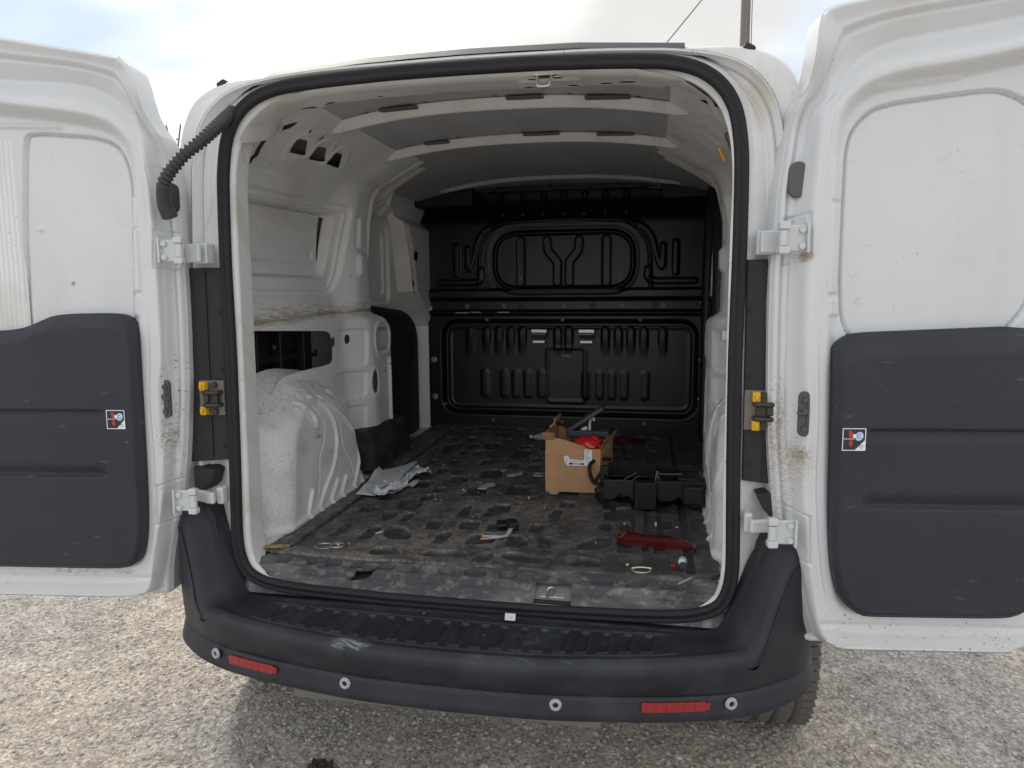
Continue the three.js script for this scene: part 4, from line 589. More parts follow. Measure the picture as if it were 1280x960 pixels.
// ---- rear doors
const stickerTex = canvasTex(128, 128, () => [44, 44, 46], (g) => {
  g.fillStyle = '#e9edf0'; g.fillRect(0, 0, 128, 5); g.fillRect(0, 123, 128, 5); g.fillRect(0, 0, 5, 128); g.fillRect(123, 0, 5, 128);
  g.beginPath(); g.moveTo(70, 124); g.lineTo(124, 66); g.lineTo(124, 124); g.fill(); g.fillStyle = '#8d9499'; g.fillRect(6, 56, 60, 10);
  g.fillStyle = '#c4342f'; g.beginPath(); g.moveTo(34, 10); g.lineTo(56, 22); g.lineTo(62, 46); g.lineTo(44, 60); g.lineTo(36, 40); g.fill(); g.beginPath(); g.moveTo(44, 66); g.lineTo(60, 80); g.lineTo(52, 108); g.lineTo(36, 92); g.fill();
  g.fillStyle = '#bcd6ee'; g.beginPath(); g.ellipse(92, 46, 22, 26, 0.4, 0, 6.3); g.fill(); g.fillStyle = '#e8f1f8'; g.beginPath(); g.ellipse(66, 44, 9, 12, 0, 0, 6.3); g.fill(); g.strokeStyle = '#3b5f8a'; g.lineWidth = 3; g.beginPath(); g.arc(92, 46, 12, 0.5, 5.2); g.stroke(); g.beginPath(); g.arc(104, 104, 9, 0, 6.3); g.stroke();
});
const texTrim = canvasTex(1024, 1024, (u, v) => { const n = fbm(u * 7, v * 7, 4, 151), f = noise(u * 500, v * 500, 152); const c = mixc([37, 40, 52], [46, 48, 58], n); const k = 0.96 + 0.08 * f; return [c[0] * k, c[1] * k, c[2] * k]; }, (g) => { scratches(g, 120, 0, 0, 1024, 1024, 26, '112,112,116', 1, 0, 0.5); scratches(g, 30, 0, 0, 1024, 1024, 50, '92,92,96', 1, 1.4, 0.4); specks(g, 60, 0, 0, 1024, 1024, 1.6, '150,150,152'); for (let k = 0; k < 34; k++) blotch(g, rr(0, 1024), rr(0, 1024), rr(10, 26), rr(3, 6), 30, 1.3, '130,130,134', 0.5); for (let k = 0; k < 14; k++) blotch(g, rr(0, 1024), rr(0, 1024), rr(60, 160), rr(30, 80), 900, 1.2, '120,118,116', 0.14); scratches(g, 160, 0, 0, 1024, 1024, 12, '120,120,124', 0.9, 0, 0.8); });
const trimMat = std({ map: texTrim, roughness: 0.56, bumpMap: rep(grain, 5, 5), bumpScale: 0.001, side: THREE.DoubleSide });
function makeDoor(D) {
  const s = D.side, d = [s * Math.cos(D.a), -0 + Math.sin(D.a) * D.dz], n = [-s * Math.sin(D.a) * D.dz, Math.cos(D.a)], H = [s * 0.69, 0.035];
  const pos = (u, v, w) => [H[0] + d[0] * u + n[0] * w, v, H[1] + d[1] * u + n[1] * w];
  const yaw = Math.atan2(n[0], n[1]);
  const place = (geo, u, v, w) => { geo.rotateY(yaw); return geo.translate(...pos(u, v, w)); };
  D.out = D.out.map(([u, v]) => [u + D.eu * (1 - ss(0.03, 0.1, u)), v]);
  const O = poly(D.out), A = poly(smooth(D.c1, 2)), B = poly(smooth(D.c2, 2)), W = poly(smooth(D.win, 2)), F = 0.3;
  const plates = D.plates.map((p) => poly(p)), ladder = D.ladder.map((p) => poly(p)), bars = D.bars.map((p) => line(p, 0.004));
  const h = (u, v) => {
    const o = -O(u, v, F), a = A(u, v, F), b = B(u, v, F), top = ss(1.55, 1.72, v); let w;
    const lipw = 0.012 * (1 - ss(0, 0.007, o)) ;
    if (a > 0) { const f = clamp(o / (o + a + 1e-6)); const t = lerp(0.03, -0.014, f) - 0.006 * groove(f - 0.5, 0.06) + 0.004 * groove(f - 0.42, 0.08), hp = -0.05 + 0.05 * ss(0.42, 0.97, f) + 0.005 * groove(o - 0.012, 0.004) - 0.006 * groove(o - 0.02, 0.0016) - 0.005 * groove(o - 0.034, 0.0015); w = lerp(hp, t, top); }
    else if (b > 0) { const f = -a / (-a + b + 1e-6); w = lerp(0.0012 * groove(f - 0.5, 0.1) - 0.001 * groove(f - 0.6, 0.06), lerp(-0.014, 0.022, ss(0, 1, f)), top); }
    else { const f = ss(0, 0.028, -b); w = lerp(lerp(0, 0.022, top), -0.018, f); }
    w -= lipw;
    const q = W(u, v); if (b < 0) { w -= 0.012 * groove(q, 0.0026) + 0.0045 * inside(q, 0.003); if (q < 0) w += 0.0022 * (fbm(u * 7, v * 6, 3, 161 + s) - 0.5) * ss(0, 0.06, -q) * D.dent; }
    for (const f of ladder) w += 0.0055 * inside(f(u, v), 0.004);
    for (const f of bars) w += 0.005 * inside(f(u, v), 0.005);
    for (const f of plates) { const t = f(u, v); w -= 0.007 * groove(t, 0.0018) + 0.004 * inside(t + 0.006, 0.008); }
    w -= 0.004 * groove(v - 0.535, 0.006) * (a < 0 && b > 0.01 && v < 0.56 ? 1 : 0);
    return w;
  };
  const [u0, u1] = D.ur;
  const us = []; for (let u = u0; u < u1; u += u < 0.125 ? 0.0019 : 0.0042) us.push(u); us.push(u1);
  const door = obj('rear_door', [sheet({ u: [u0, u1], us, v: [0.455, 1.9], cv: 0.0027, clip: (a, b) => O(a, b), pos, h, back: 0.075, map: (a, b) => [a, b] }), sheet({ u: [u0, u1], v: [0.455, 1.9], c: 0.02, clip: (a, b) => O(a, b) + 0.012, pos: (a, b, w) => pos(a, b, w - 0.068), map: (a, b) => [a, b] })], D.mat, van);
  door.userData.label = D.label;
  // dark lower trim
  const T = poly(D.trim), step = D.ridges;
  const hT = (u, v) => {
    const t = -T(u, v, F); let w = 0.001 + 0.012 * ss(0, 0.012, t) + 0.02 * ss(0, D.topSlope, interp(D.top, u) - v);
    const e1 = ss(step.u - 0.02, step.u + 0.008, u + 0.02 * ss(step.y1, step.y1 - 0.03, v) * 0), e = s < 0 ? e1 : e1;
    w -= 0.009 * e * (v < step.y1 ? 1 - ss(0.0, 0.034, step.y1 - v) : 0) * ss(0, 0.004, step.y1 - v);
    w -= 0.011 * e * ss(0.036, 0.002, v - step.y2) * (v > step.y2 ? ss(0, 0.004, v - step.y2) : 0);
    return w + 0.0012 * (fbm(u * 5, v * 5, 3, 171 + s) - 0.5);
  };
  obj('door_trim', sheet({ u: [D.trimU[0], D.trimU[1]], v: [0.55, 1.21], c: 0.0042, clip: (a, b) => T(a, b), pos, h: hT, back: 0.025, map: (a, b) => [a * 1.05 + 0.13 * s, b * 1.05] }), trimMat, door);
  obj('warning_sticker', place(new THREE.PlaneGeometry(0.046, 0.046), D.stick[0], D.stick[1], hT(...D.stick) + 0.0015), std({ map: stickerTex, roughness: 0.4 }), door);
  // door check, grommet, hinges
  const cap = smooth(rrect(-0.0115, -0.047, 0.0115, 0.047, 0.0112), 1);
  const lw = h(...D.latch) + 0.004;
  obj('door_check', [extrude(cap, 0.006, 0.002), cyl(0.0065, 0.006, 0.008, 0, 0.03, 0.009, [Math.PI / 2, 0, 0], 6), cyl(0.0065, 0.006, 0.008, 0, -0.03, 0.009, [Math.PI / 2, 0, 0], 6), box(0.012, 0.012, 0.012, 0, 0.006, 0.01, 0.002), box(0.018, 0.006, 0.01, -s * 0.007, 0.002, 0.012, 0.002), box(0.004, 0.05, 0.006, 0.006, 0, 0.008, 0.001)].map((g) => place(g, ...D.latch, lw)), M.check, door);
  obj('grommet', place(extrude(smooth(rrect(-0.018, -0.036, 0.018, 0.036, 0.0175), 1), 0.006, 0.003), D.grom[0], D.grom[1], h(...D.grom) + 0.007), std({ color: new THREE.Color().setRGB(...(s > 0 ? [0.11, 0.11, 0.11] : [0.03, 0.03, 0.034])), roughness: 0.7 }), door);
  for (const [y, f] of [[1.345, 1], [0.737, -1]]) {
    const k = D.hu, hw = 0.004, b = [];
    b.push(place(box(0.042, 0.052, 0.006, 0, 0, 0, 0.003), k + 0.026, y, hw - 0.004)); b.push(place(box(0.005, 0.06, 0.014, 0, 0, 0, 0.002), k + 0.048, y, hw + 0.004));
    for (const dy of [0.016, -0.016]) b.push(place(cyl(0.0065, 0.0065, 0.006, 0, 0, 0, [Math.PI / 2, 0, 0], 14), k + 0.038, y + dy, hw + 0.003));
    b.push(place(box(0.022, 0.016, 0.02, 0, 0, 0, 0.004), k + 0.002, y + 0.024, hw), place(box(0.022, 0.016, 0.02, 0, 0, 0, 0.004), k + 0.002, y - 0.024, hw), place(cyl(0.0085, 0.0085, 0.03, 0, 0, 0, null, 14), k + 0.001, y, hw + 0.001));
    b.push(place(cyl(0.0055, 0.0055, 0.066, 0, 0, 0, null, 10), k + 0.001, y, hw));
    // body leaf: bent arm back to the frame
    if (f > 0) b.push(box(0.044, 0.044, 0.01, s * 0.662, y - 0.004, 0.002, 0.003, [0, s * 0.25, 0]), box(0.036, 0.05, 0.04, s * 0.655, y - 0.004, -0.032, 0.004));
    else b.push(box(0.066, 0.03, 0.014, s * 0.67, y, -0.004, 0.006, [0, s * 0.35, 0]), box(0.02, 0.044, 0.03, s * 0.64, y, -0.03, 0.006));
    obj('hinge', b, M.hingeWhite, door);
  }
  return { door, pos, place, h };
}
const paintDoor = (w, h, ur, sd, draw) => fit(canvasTex(w, h, paintBase(sd, 0.12, DOOR_DIM), (g) => draw(g, (u) => (u - ur[0]) / (ur[1] - ur[0]) * w, (v) => h - (v - 0.45) / 1.45 * h, w, h), { repeat: false }), ur, [0.45, 1.9]);
const doorMat = (t) => phys({ map: t, roughness: 0.38, clearcoat: 0.6, clearcoatRoughness: 0.2, side: THREE.DoubleSide });
const LU = [-0.05, 0.9], RU = [-0.05, 0.55];
const texL = paintDoor(960, 1450, LU, 181, (g, X, Y, w, h) => {
  specks(g, 160, X(-0.04), Y(1.1), X(0.06), Y(0.5), 1.6, '70,62,50'); blotch(g, X(0.05), Y(0.89), 22, 70, 500, 2, '132,122,106', 0.22); blotch(g, X(0.0), Y(1.0), 14, 240, 500, 2, '126,116,98', 0.14);
  scratches(g, 110, X(0.15), Y(0.56), X(0.36), Y(0.545), 12, '52,62,72', 1.4, 0, 0.5); scratches(g, 40, X(0.2), Y(0.56), X(0.6), Y(0.5), 14, '90,86,80', 1, 0, 0.6); specks(g, 60, X(0.1), Y(1.6), X(0.42), Y(1.18), 1.4, '250,250,250');
  blotch(g, X(0.3), Y(0.478), 320, 8, 700, 2, '150,138,118', 0.3); scratches(g, 14, X(0.16), Y(1.5), X(0.36), Y(1.25), 60, '180,184,188', 1); blotch(g, X(0.27), Y(1.27), 8, 6, 60, 1.5, '120,116,112', 0.6); scratches(g, 16, X(0.1), Y(1.44), X(0.14), Y(1.3), 16, '120,116,112', 1.2, 0, 0.3); specks(g, 60, 0, 0, w, h, 1.3, '90,84,76');
  for (const v of [1.53, 1.545]) scratches(g, 4, X(0.04), Y(v), X(0.05), Y(v), 10, '60,50,40', 1.5);
});
const texR = paintDoor(620, 1450, RU, 191, (g, X, Y, w, h) => {
  specks(g, 420, X(-0.02), Y(1.02), X(0.045), Y(0.55), 1.1, '112,94,70', 0.6); blotch(g, X(0.035), Y(0.885), 46, 60, 2400, 1.5, '140,118,92', 0.12); blotch(g, X(0.045), Y(0.9), 20, 22, 500, 1.3, '110,88,66', 0.2); blotch(g, X(0.01), Y(0.95), 22, 120, 900, 1.8, '126,108,84', 0.26); blotch(g, X(0.02), Y(0.72), 22, 170, 900, 1.8, '140,118,86', 0.24); blotch(g, X(0.035), Y(0.63), 10, 90, 900, 1.8, '150,124,86', 0.3);
  blotch(g, X(0.04), Y(1.31), 14, 12, 260, 1.6, '140,124,96', 0.4); specks(g, 40, X(0.13), Y(0.56), X(0.5), Y(0.48), 2, '40,36,34'); scratches(g, 24, X(0.12), Y(0.56), X(0.5), Y(0.5), 14, '84,78,70', 1.4, 0, 0.6);
  scratches(g, 26, X(0.12), Y(1.55), X(0.46), Y(1.2), 18, '150,150,150', 1.2); scratches(g, 12, X(0.27), Y(1.5), X(0.36), Y(1.42), 26, '160,158,166', 1.4, -0.6, 0.3); scratches(g, 10, X(0.13), Y(1.28), X(0.16), Y(1.2), 16, '130,128,126', 1.4, -0.7, 0.4);
  scratches(g, 5, X(0.02), Y(1.75), X(0.03), Y(1.62), 50, '150,104,66', 2, 1.57, 0.1); scratches(g, 3, X(0.06), Y(1.62), X(0.1), Y(1.6), 60, '84,80,76', 1.2, -0.85, 0.1); blotch(g, X(0.25), Y(0.474), 200, 8, 500, 2, '150,136,112', 0.3); specks(g, 70, 0, 0, w, h, 1.3, '90,84,76');
});
const left = makeDoor({ side: -1, a: 0.129, dz: 1, eu: 0.045, dent: 1, ur: [-0.045, 0.885], mat: doorMat(texL), label: 'left rear door, the wider one, swung fully open with its inner face showing',
  out: smooth([[-0.034, 1.364], [-0.032, 1.477], [-0.022, 1.537], [-0.011, 1.608], [0.009, 1.655], [0.011, 1.707], [0.022, 1.752], [0.034, 1.77], [0.06, 1.776], [0.387, 1.834], [0.7, 1.868], [0.86, 1.876], [0.88, 1.85], [0.88, 0.49], [0.86, 0.47], [0.14, 0.47], [0.1, 0.471], [0.078, 0.483], [0.06, 0.505], [0.046, 0.535], [0.029, 0.597], [0.009, 0.694], [-0.004, 0.769], [-0.017, 0.851], [-0.031, 1.006], [-0.036, 1.179], [-0.036, 1.3]], 1),
  c1: [[0.058, 1.55], [0.068, 1.61], [0.1, 1.675], [0.136, 1.706], [0.202, 1.734], [0.396, 1.748], [0.84, 1.79], [0.84, 0.486], [0.16, 0.486], [0.125, 0.496], [0.112, 0.53], [0.096, 0.6], [0.074, 0.72], [0.06, 0.85], [0.068, 0.93], [0.068, 1.02], [0.052, 1.08], [0.052, 1.3]],
  c2: [[0.075, 1.52], [0.088, 1.6], [0.13, 1.645], [0.21, 1.665], [0.4, 1.69], [0.8, 1.73], [0.8, 0.555], [0.17, 0.555], [0.12, 0.575], [0.104, 0.65], [0.096, 0.8], [0.092, 1.2], [0.085, 1.4]],
  win: [[0.36, 1.61], [0.345, 1.625], [0.17, 1.61], [0.125, 1.585], [0.105, 1.53], [0.103, 1.45], [0.12, 1.17], [0.12, 1.0], [0.395, 1.0], [0.38, 1.4]],
  plates: [[[0.049, 1.395], [0.0, 1.387], [0.002, 1.3], [0.054, 1.304]], [[0.083, 0.772], [0.036, 0.781], [0.047, 0.677], [0.087, 0.672]]],
  ladder: [rrect(0.088, 1.40, 0.11, 1.47, 0.004), rrect(0.087, 1.25, 0.115, 1.395, 0.004), rrect(0.094, 1.19, 0.12, 1.24, 0.004)], bars: [[[0.27, 1.638], [0.5, 1.645]], [[0.34, 1.4], [0.341, 1.401]]],
  trim: smooth([[0.097, 1.17], [0.102, 0.7], [0.112, 0.62], [0.13, 0.58], [0.17, 0.567], [0.84, 0.567], [0.84, 1.155], [0.45, 1.156], [0.385, 1.163], [0.345, 1.18], [0.3, 1.197], [0.15, 1.199], [0.12, 1.187]], 2), trimU: [0.09, 0.85], topSlope: 0.036, top: [[0.09, 1.16], [0.12, 1.19], [0.15, 1.198], [0.3, 1.196], [0.345, 1.18], [0.385, 1.162], [0.45, 1.156], [0.84, 1.156]],
  ridges: { y1: 0.967, y2: 0.802, u: 0.195 }, stick: [0.151, 0.9445], latch: [0.052, 0.988], grom: [0.02, 1.472], hu: -0.016 });
const ribs = [];
{ // fine vertical ribs beside the blank window of the left door
  const g = sheet({ u: [0.385, 0.47], v: [1.13, 1.612], c: 0.02, cu: 0.0016, pos: left.pos, h: (u) => -0.017 + 0.0022 * Math.cos((u - 0.385) / 0.0121 * 2 * Math.PI) + (u < 0.387 ? -0.006 : 0) });
  obj('ribbed_strip', g, M.paint, left.door);
}
makeDoor({ side: 1, a: 0.131, dz: -1, eu: 0.016, dent: 1.7, ur: [-0.04, 0.57], mat: doorMat(texR), label: 'right rear door, the narrower one, swung fully open with its inner face showing',
  out: smooth([[-0.016, 1.498], [-0.008, 1.575], [-0.002, 1.612], [0.017, 1.638], [0.018, 1.686], [0.02, 1.74], [0.026, 1.77], [0.05, 1.779], [0.155, 1.796], [0.3, 1.815], [0.42, 1.825], [0.55, 1.832], [0.562, 1.8], [0.562, 0.5], [0.55, 0.469], [0.12, 0.468], [0.085, 0.469], [0.062, 0.481], [0.045, 0.509], [0.03, 0.553], [0.012, 0.641], [0.001, 0.703], [-0.008, 0.772], [-0.023, 0.925], [-0.028, 1.051], [-0.031, 1.198], [-0.031, 1.307], [-0.025, 1.37], [-0.024, 1.436]], 1),
  c1: [[0.06, 1.48], [0.066, 1.58], [0.085, 1.645], [0.12, 1.69], [0.16, 1.714], [0.218, 1.73], [0.306, 1.742], [0.423, 1.763], [0.53, 1.775], [0.532, 0.484], [0.15, 0.482], [0.12, 0.49], [0.1, 0.525], [0.085, 0.6], [0.068, 0.72], [0.056, 0.85], [0.062, 0.93], [0.062, 1.03], [0.052, 1.1], [0.05, 1.3]],
  c2: [[0.078, 1.473], [0.08, 1.55], [0.097, 1.608], [0.138, 1.643], [0.2, 1.662], [0.311, 1.675], [0.427, 1.698], [0.515, 1.715], [0.517, 0.553], [0.17, 0.552], [0.13, 0.57], [0.11, 0.64], [0.092, 0.8], [0.08, 1.2]],
  win: [[0.118, 1.18], [0.112, 1.26], [0.111, 1.43], [0.112, 1.535], [0.135, 1.575], [0.172, 1.603], [0.373, 1.627], [0.41, 1.624], [0.46, 1.6], [0.49, 1.55], [0.492, 1.22], [0.45, 1.165], [0.4, 1.1], [0.2, 1.1], [0.14, 1.14]],
  plates: [[[0.006, 1.387], [0.044, 1.396], [0.047, 1.302], [0.006, 1.294]], [[0.03, 0.781], [0.069, 0.77], [0.073, 0.666], [0.038, 0.677]]],
  ladder: [rrect(0.083, 1.42, 0.106, 1.5, 0.004), rrect(0.084, 1.235, 0.106, 1.41, 0.004), rrect(0.088, 1.19, 0.11, 1.225, 0.004)], bars: [[[0.16, 1.632], [0.32, 1.652]]],
  trim: smooth([[0.096, 1.12], [0.104, 0.72], [0.115, 0.64], [0.135, 0.592], [0.17, 0.566], [0.2, 0.564], [0.44, 0.566], [0.48, 0.57], [0.512, 0.59], [0.522, 0.63], [0.52, 1.1], [0.505, 1.15], [0.465, 1.168], [0.14, 1.155], [0.12, 1.147], [0.1, 1.13]], 1), trimU: [0.088, 0.53], topSlope: 0.055, top: [[0.09, 1.11], [0.12, 1.147], [0.14, 1.154], [0.455, 1.167], [0.49, 1.15], [0.51, 1.1]],
  ridges: { y1: 0.964, y2: 0.799, u: 0.17 }, stick: [0.1345, 0.9425], latch: [0.047, 0.988], grom: [0.026, 1.465], hu: -0.012 });

// ------------------------------------------------------------------ things lying in the load bay
const FY = (z) => floorY(z) + 0.002;
{ // cardboard box
  const card = canvasTex(512, 512, (u, v) => { const n = fbm(u * 5, v * 5, 4, 201), f = noise(u * 120, v * 3, 202), k = 0.93 + 0.1 * n + 0.05 * f; return [184 * k, 144 * k, 104 * k]; }, (g) => { g.strokeStyle = 'rgba(120,84,52,0.35)'; for (let k = 0; k < 14; k++) { g.beginPath(); g.moveTo(rr(0, 512), rr(0, 512)); g.lineTo(rr(0, 512), rr(0, 512)); g.stroke(); } scratches(g, 60, 0, 0, 512, 512, 30, '140,102,66', 1.5); });
  card.repeat.set(4, 4); const m = std({ map: card, roughness: 0.85, side: THREE.DoubleSide });
  const A = [0.078, -0.8], B = [0.263, -0.812], C = [0.296, -1.0], D = [0.098, -0.995], y0 = FY(-0.9) - 0.002;
  const t = thing('cardboard_box', 'torn open brown cardboard box with a white label, standing on the load floor', 'box', [0.18, y0, -0.9]);
  const wall = (name, P, Q, top, seedv) => { const L = Math.hypot(Q[0] - P[0], Q[1] - P[1]), T = poly([[0, 0], [L, 0], ...top]); return obj(name, sheet({ u: [0, L], v: [0, 0.26], c: 0.006, clip: T, back: 0.004, pos: (a, b, w) => { const nx = -(Q[1] - P[1]) / L * -1, nz = (Q[0] - P[0]) / L * -1; const f = a / L, bow = 0.006 * Math.sin(Math.PI * f) * (b / 0.2) + w; return [lerp(P[0], Q[0], f) - nx * bow - 0.18, b - 0.0, lerp(P[1], Q[1], f) - nz * bow + 0.9]; }, h: (a, b) => 0.006 * (fbm(a * 16, b * 16, 3, seedv) - 0.5) + 0.0015 * groove(b - 0.135, 0.003) }), m, t); };
  const f = wall('front_panel', A, B, [[0.1855, 0.152], [0.15, 0.15], [0.12, 0.164], [0.06, 0.184], [0.02, 0.19], [0, 0.188]], 211);
  wall('side_panel', B, C, [[0.19, 0.165], [0.09, 0.152], [0.0, 0.15]], 212); wall('side_panel', D, A, [[0.196, 0.19], [0.1, 0.2], [0, 0.188]], 213); wall('back_panel', C, D, [[0.198, 0.2], [0.1, 0.15], [0, 0.165]], 214);
  const flap = (pts, sd, th) => { const T = poly(pts.p), g = sheet({ u: pts.u, v: pts.v, c: 0.006, clip: T, back: 0.004, pos: (a, b, w) => { const q = pts.f(a, b), e = 0.022 * (fbm(a * 26, b * 26, 3, sd) - 0.5) + w; return [q[0] + pts.n[0] * e - 0.18, q[1] + pts.n[1] * e, q[2] + pts.n[2] * e + 0.9]; } }); return obj('flap', g, m, t); };
  flap({ p: rrect(0, 0, 0.19, 0.07, 0.012), u: [0, 0.19], v: [0, 0.07], n: [0.6, 0.8, 0], f: (a, b) => [lerp(D[0], A[0], a / 0.19) - 0.35 * b * (b > 0.03 ? -0.4 : 1), 0.19 + 0.75 * b - (a > 0.1 ? 0.35 * b : 0), lerp(D[1], A[1], a / 0.19)] }, 215);
  flap({ p: rrect(0, 0, 0.05, 0.045, 0.01), u: [0, 0.05], v: [0, 0.045], n: [0, 0.5, 0.8], f: (a, b) => [A[0] - 0.012 + a * 0.9, 0.183 + 0.6 * b, A[1] + 0.004 + 0.5 * b] }, 216);
  flap({ p: rrect(0, 0, 0.18, 0.05, 0.012), u: [0, 0.18], v: [0, 0.05], n: [0.6, 0.8, 0], f: (a, b) => [lerp(B[0], C[0], a / 0.18) + 0.3 * b, 0.15 + 0.75 * b, lerp(B[1], C[1], a / 0.18)] }, 217);
  const lab = canvasTex(256, 160, () => [232, 234, 238], (g, w, h) => { g.fillStyle = '#1c1c1e'; g.fillRect(44, 132, 36, 18); g.fillRect(150, 134, 34, 16); g.fillStyle = '#5d6066'; for (let k = 0; k < 20; k++) g.fillRect(86 + k * 3, 132, 1 + (k % 3 === 0), 18); for (let r = 0; r < 4; r++) for (let k = 0; k < 14; k++) g.fillRect(50 + k * 9, 104 + r * 6, rr(3, 8), 2); g.fillStyle = '#7b8796'; for (let k = 0; k < 9; k++) { g.fillRect(196, 30 + k * 11, rr(20, 46), 3); } g.fillStyle = '#9a4a40'; g.fillRect(206, 14, 30, 6); for (let k = 0; k < 4; k++) g.fillRect(10, 96 + k * 9, rr(14, 28), 2); });
  const lx = (u, v) => { const q = lerp(0, 1, (0.064 + u) / 0.1854); return [lerp(A[0], B[0], q) - 0.18, 0.094 + v, lerp(A[1], B[1], q) + 0.9 + 0.0095 * Math.sin(Math.PI * q) * ((0.094 + v) / 0.2) * 0.6 + 0.0035]; };
  const lp = poly([[0, 0.034], [0.014, 0.034], [0.02, 0.022], [0.068, 0.02], [0.068, 0.056], [0.094, 0.056], [0.094, 0], [0.012, 0], [0, 0.014]]);
  obj('shipping_label', sheet({ u: [0, 0.094], v: [0, 0.056], c: 0.004, clip: lp, pos: (a, b, w) => { const q = lx(a, b); q[2] += w; return q; }, map: (a, b) => [a / 0.094, b / 0.056], back: 0.0006 }), std({ map: lab, roughness: 0.5, side: THREE.DoubleSide }), t);
  // red crumpled cloth in the box
  const rc = new THREE.IcosahedronGeometry(1, 5), rp = rc.attributes.position;
  for (let i = 0; i < rp.count; i++) { const v = new THREE.Vector3().fromBufferAttribute(rp, i), r = 0.7 + 0.75 * Math.abs(fbm(v.x * 2.6 + 9, v.y * 2.6 + v.z * 2.2, 4, 221) - 0.5) * 2; rp.setXYZ(i, v.x * r * 0.062, v.y * r * 0.042 + (v.x ** 2) * 0.012, v.z * r * 0.05); }
  const rg = mergeV(rc); const cl = thing('red_bag', 'crumpled shiny red bag lying inside the cardboard box', 'bag', [0.215, y0 + 0.145, -0.87]); obj('folded_sheet', rg, phys({ color: new THREE.Color().setRGB(0.62, 0.02, 0.015), roughness: 0.35, clearcoat: 0.5 }), cl);
  // open flat dark case standing in the box
  const cs = thing('tool_case', 'open flat dark grey case leaning in the cardboard box behind the red bag', 'case', [0.2, y0 + 0.16, -0.97]);
  const cm = std({ color: new THREE.Color().setRGB(0.045, 0.05, 0.058), roughness: 0.45 });
  obj('base', [box(0.15, 0.022, 0.09, 0.01, 0.02, 0, 0.004), box(0.13, 0.05, 0.07, 0.015, -0.015, 0, 0.006)], cm, cs); obj('lid', [box(0.155, 0.014, 0.09, 0.0, 0.07, 0, 0.004, [0, 0, 0.6])], cm, cs);
  const hk = thing('white_plastic_hook', 'small white plastic hook poking up from the open dark case', 'hook', [0.215, y0 + 0.19, -0.955]);
  obj('hook', tube([[0, 0, 0], [0.0, 0.028, 0], [0.005, 0.042, 0], [0.013, 0.044, 0], [0.015, 0.034, 0]], 0.0045, 24, 8), std({ color: 0xd8d6cc, roughness: 0.5 }), hk); obj('foot', box(0.026, 0.012, 0.014, -0.02, 0.004, 0, 0.004, [0, 0, 0.5]), std({ color: 0xd8d6cc, roughness: 0.5 }), hk);
}
function mergeV(g) { // weld and smooth
  const p = g.attributes.position, mem = new Map(), idx = [], pos = []; for (let i = 0; i < p.count; i++) { const k = `${p.getX(i).toFixed(5)},${p.getY(i).toFixed(5)},${p.getZ(i).toFixed(5)}`; if (!mem.has(k)) { mem.set(k, pos.length / 3); pos.push(p.getX(i), p.getY(i), p.getZ(i)); } idx.push(mem.get(k)); }
  const o = new THREE.BufferGeometry(); o.setAttribute('position', new THREE.Float32BufferAttribute(pos, 3)); o.setAttribute('uv', new THREE.Float32BufferAttribute(new Float32Array(pos.length / 3 * 2), 2)); o.setIndex(idx); o.computeVertexNormals(); return o;
}
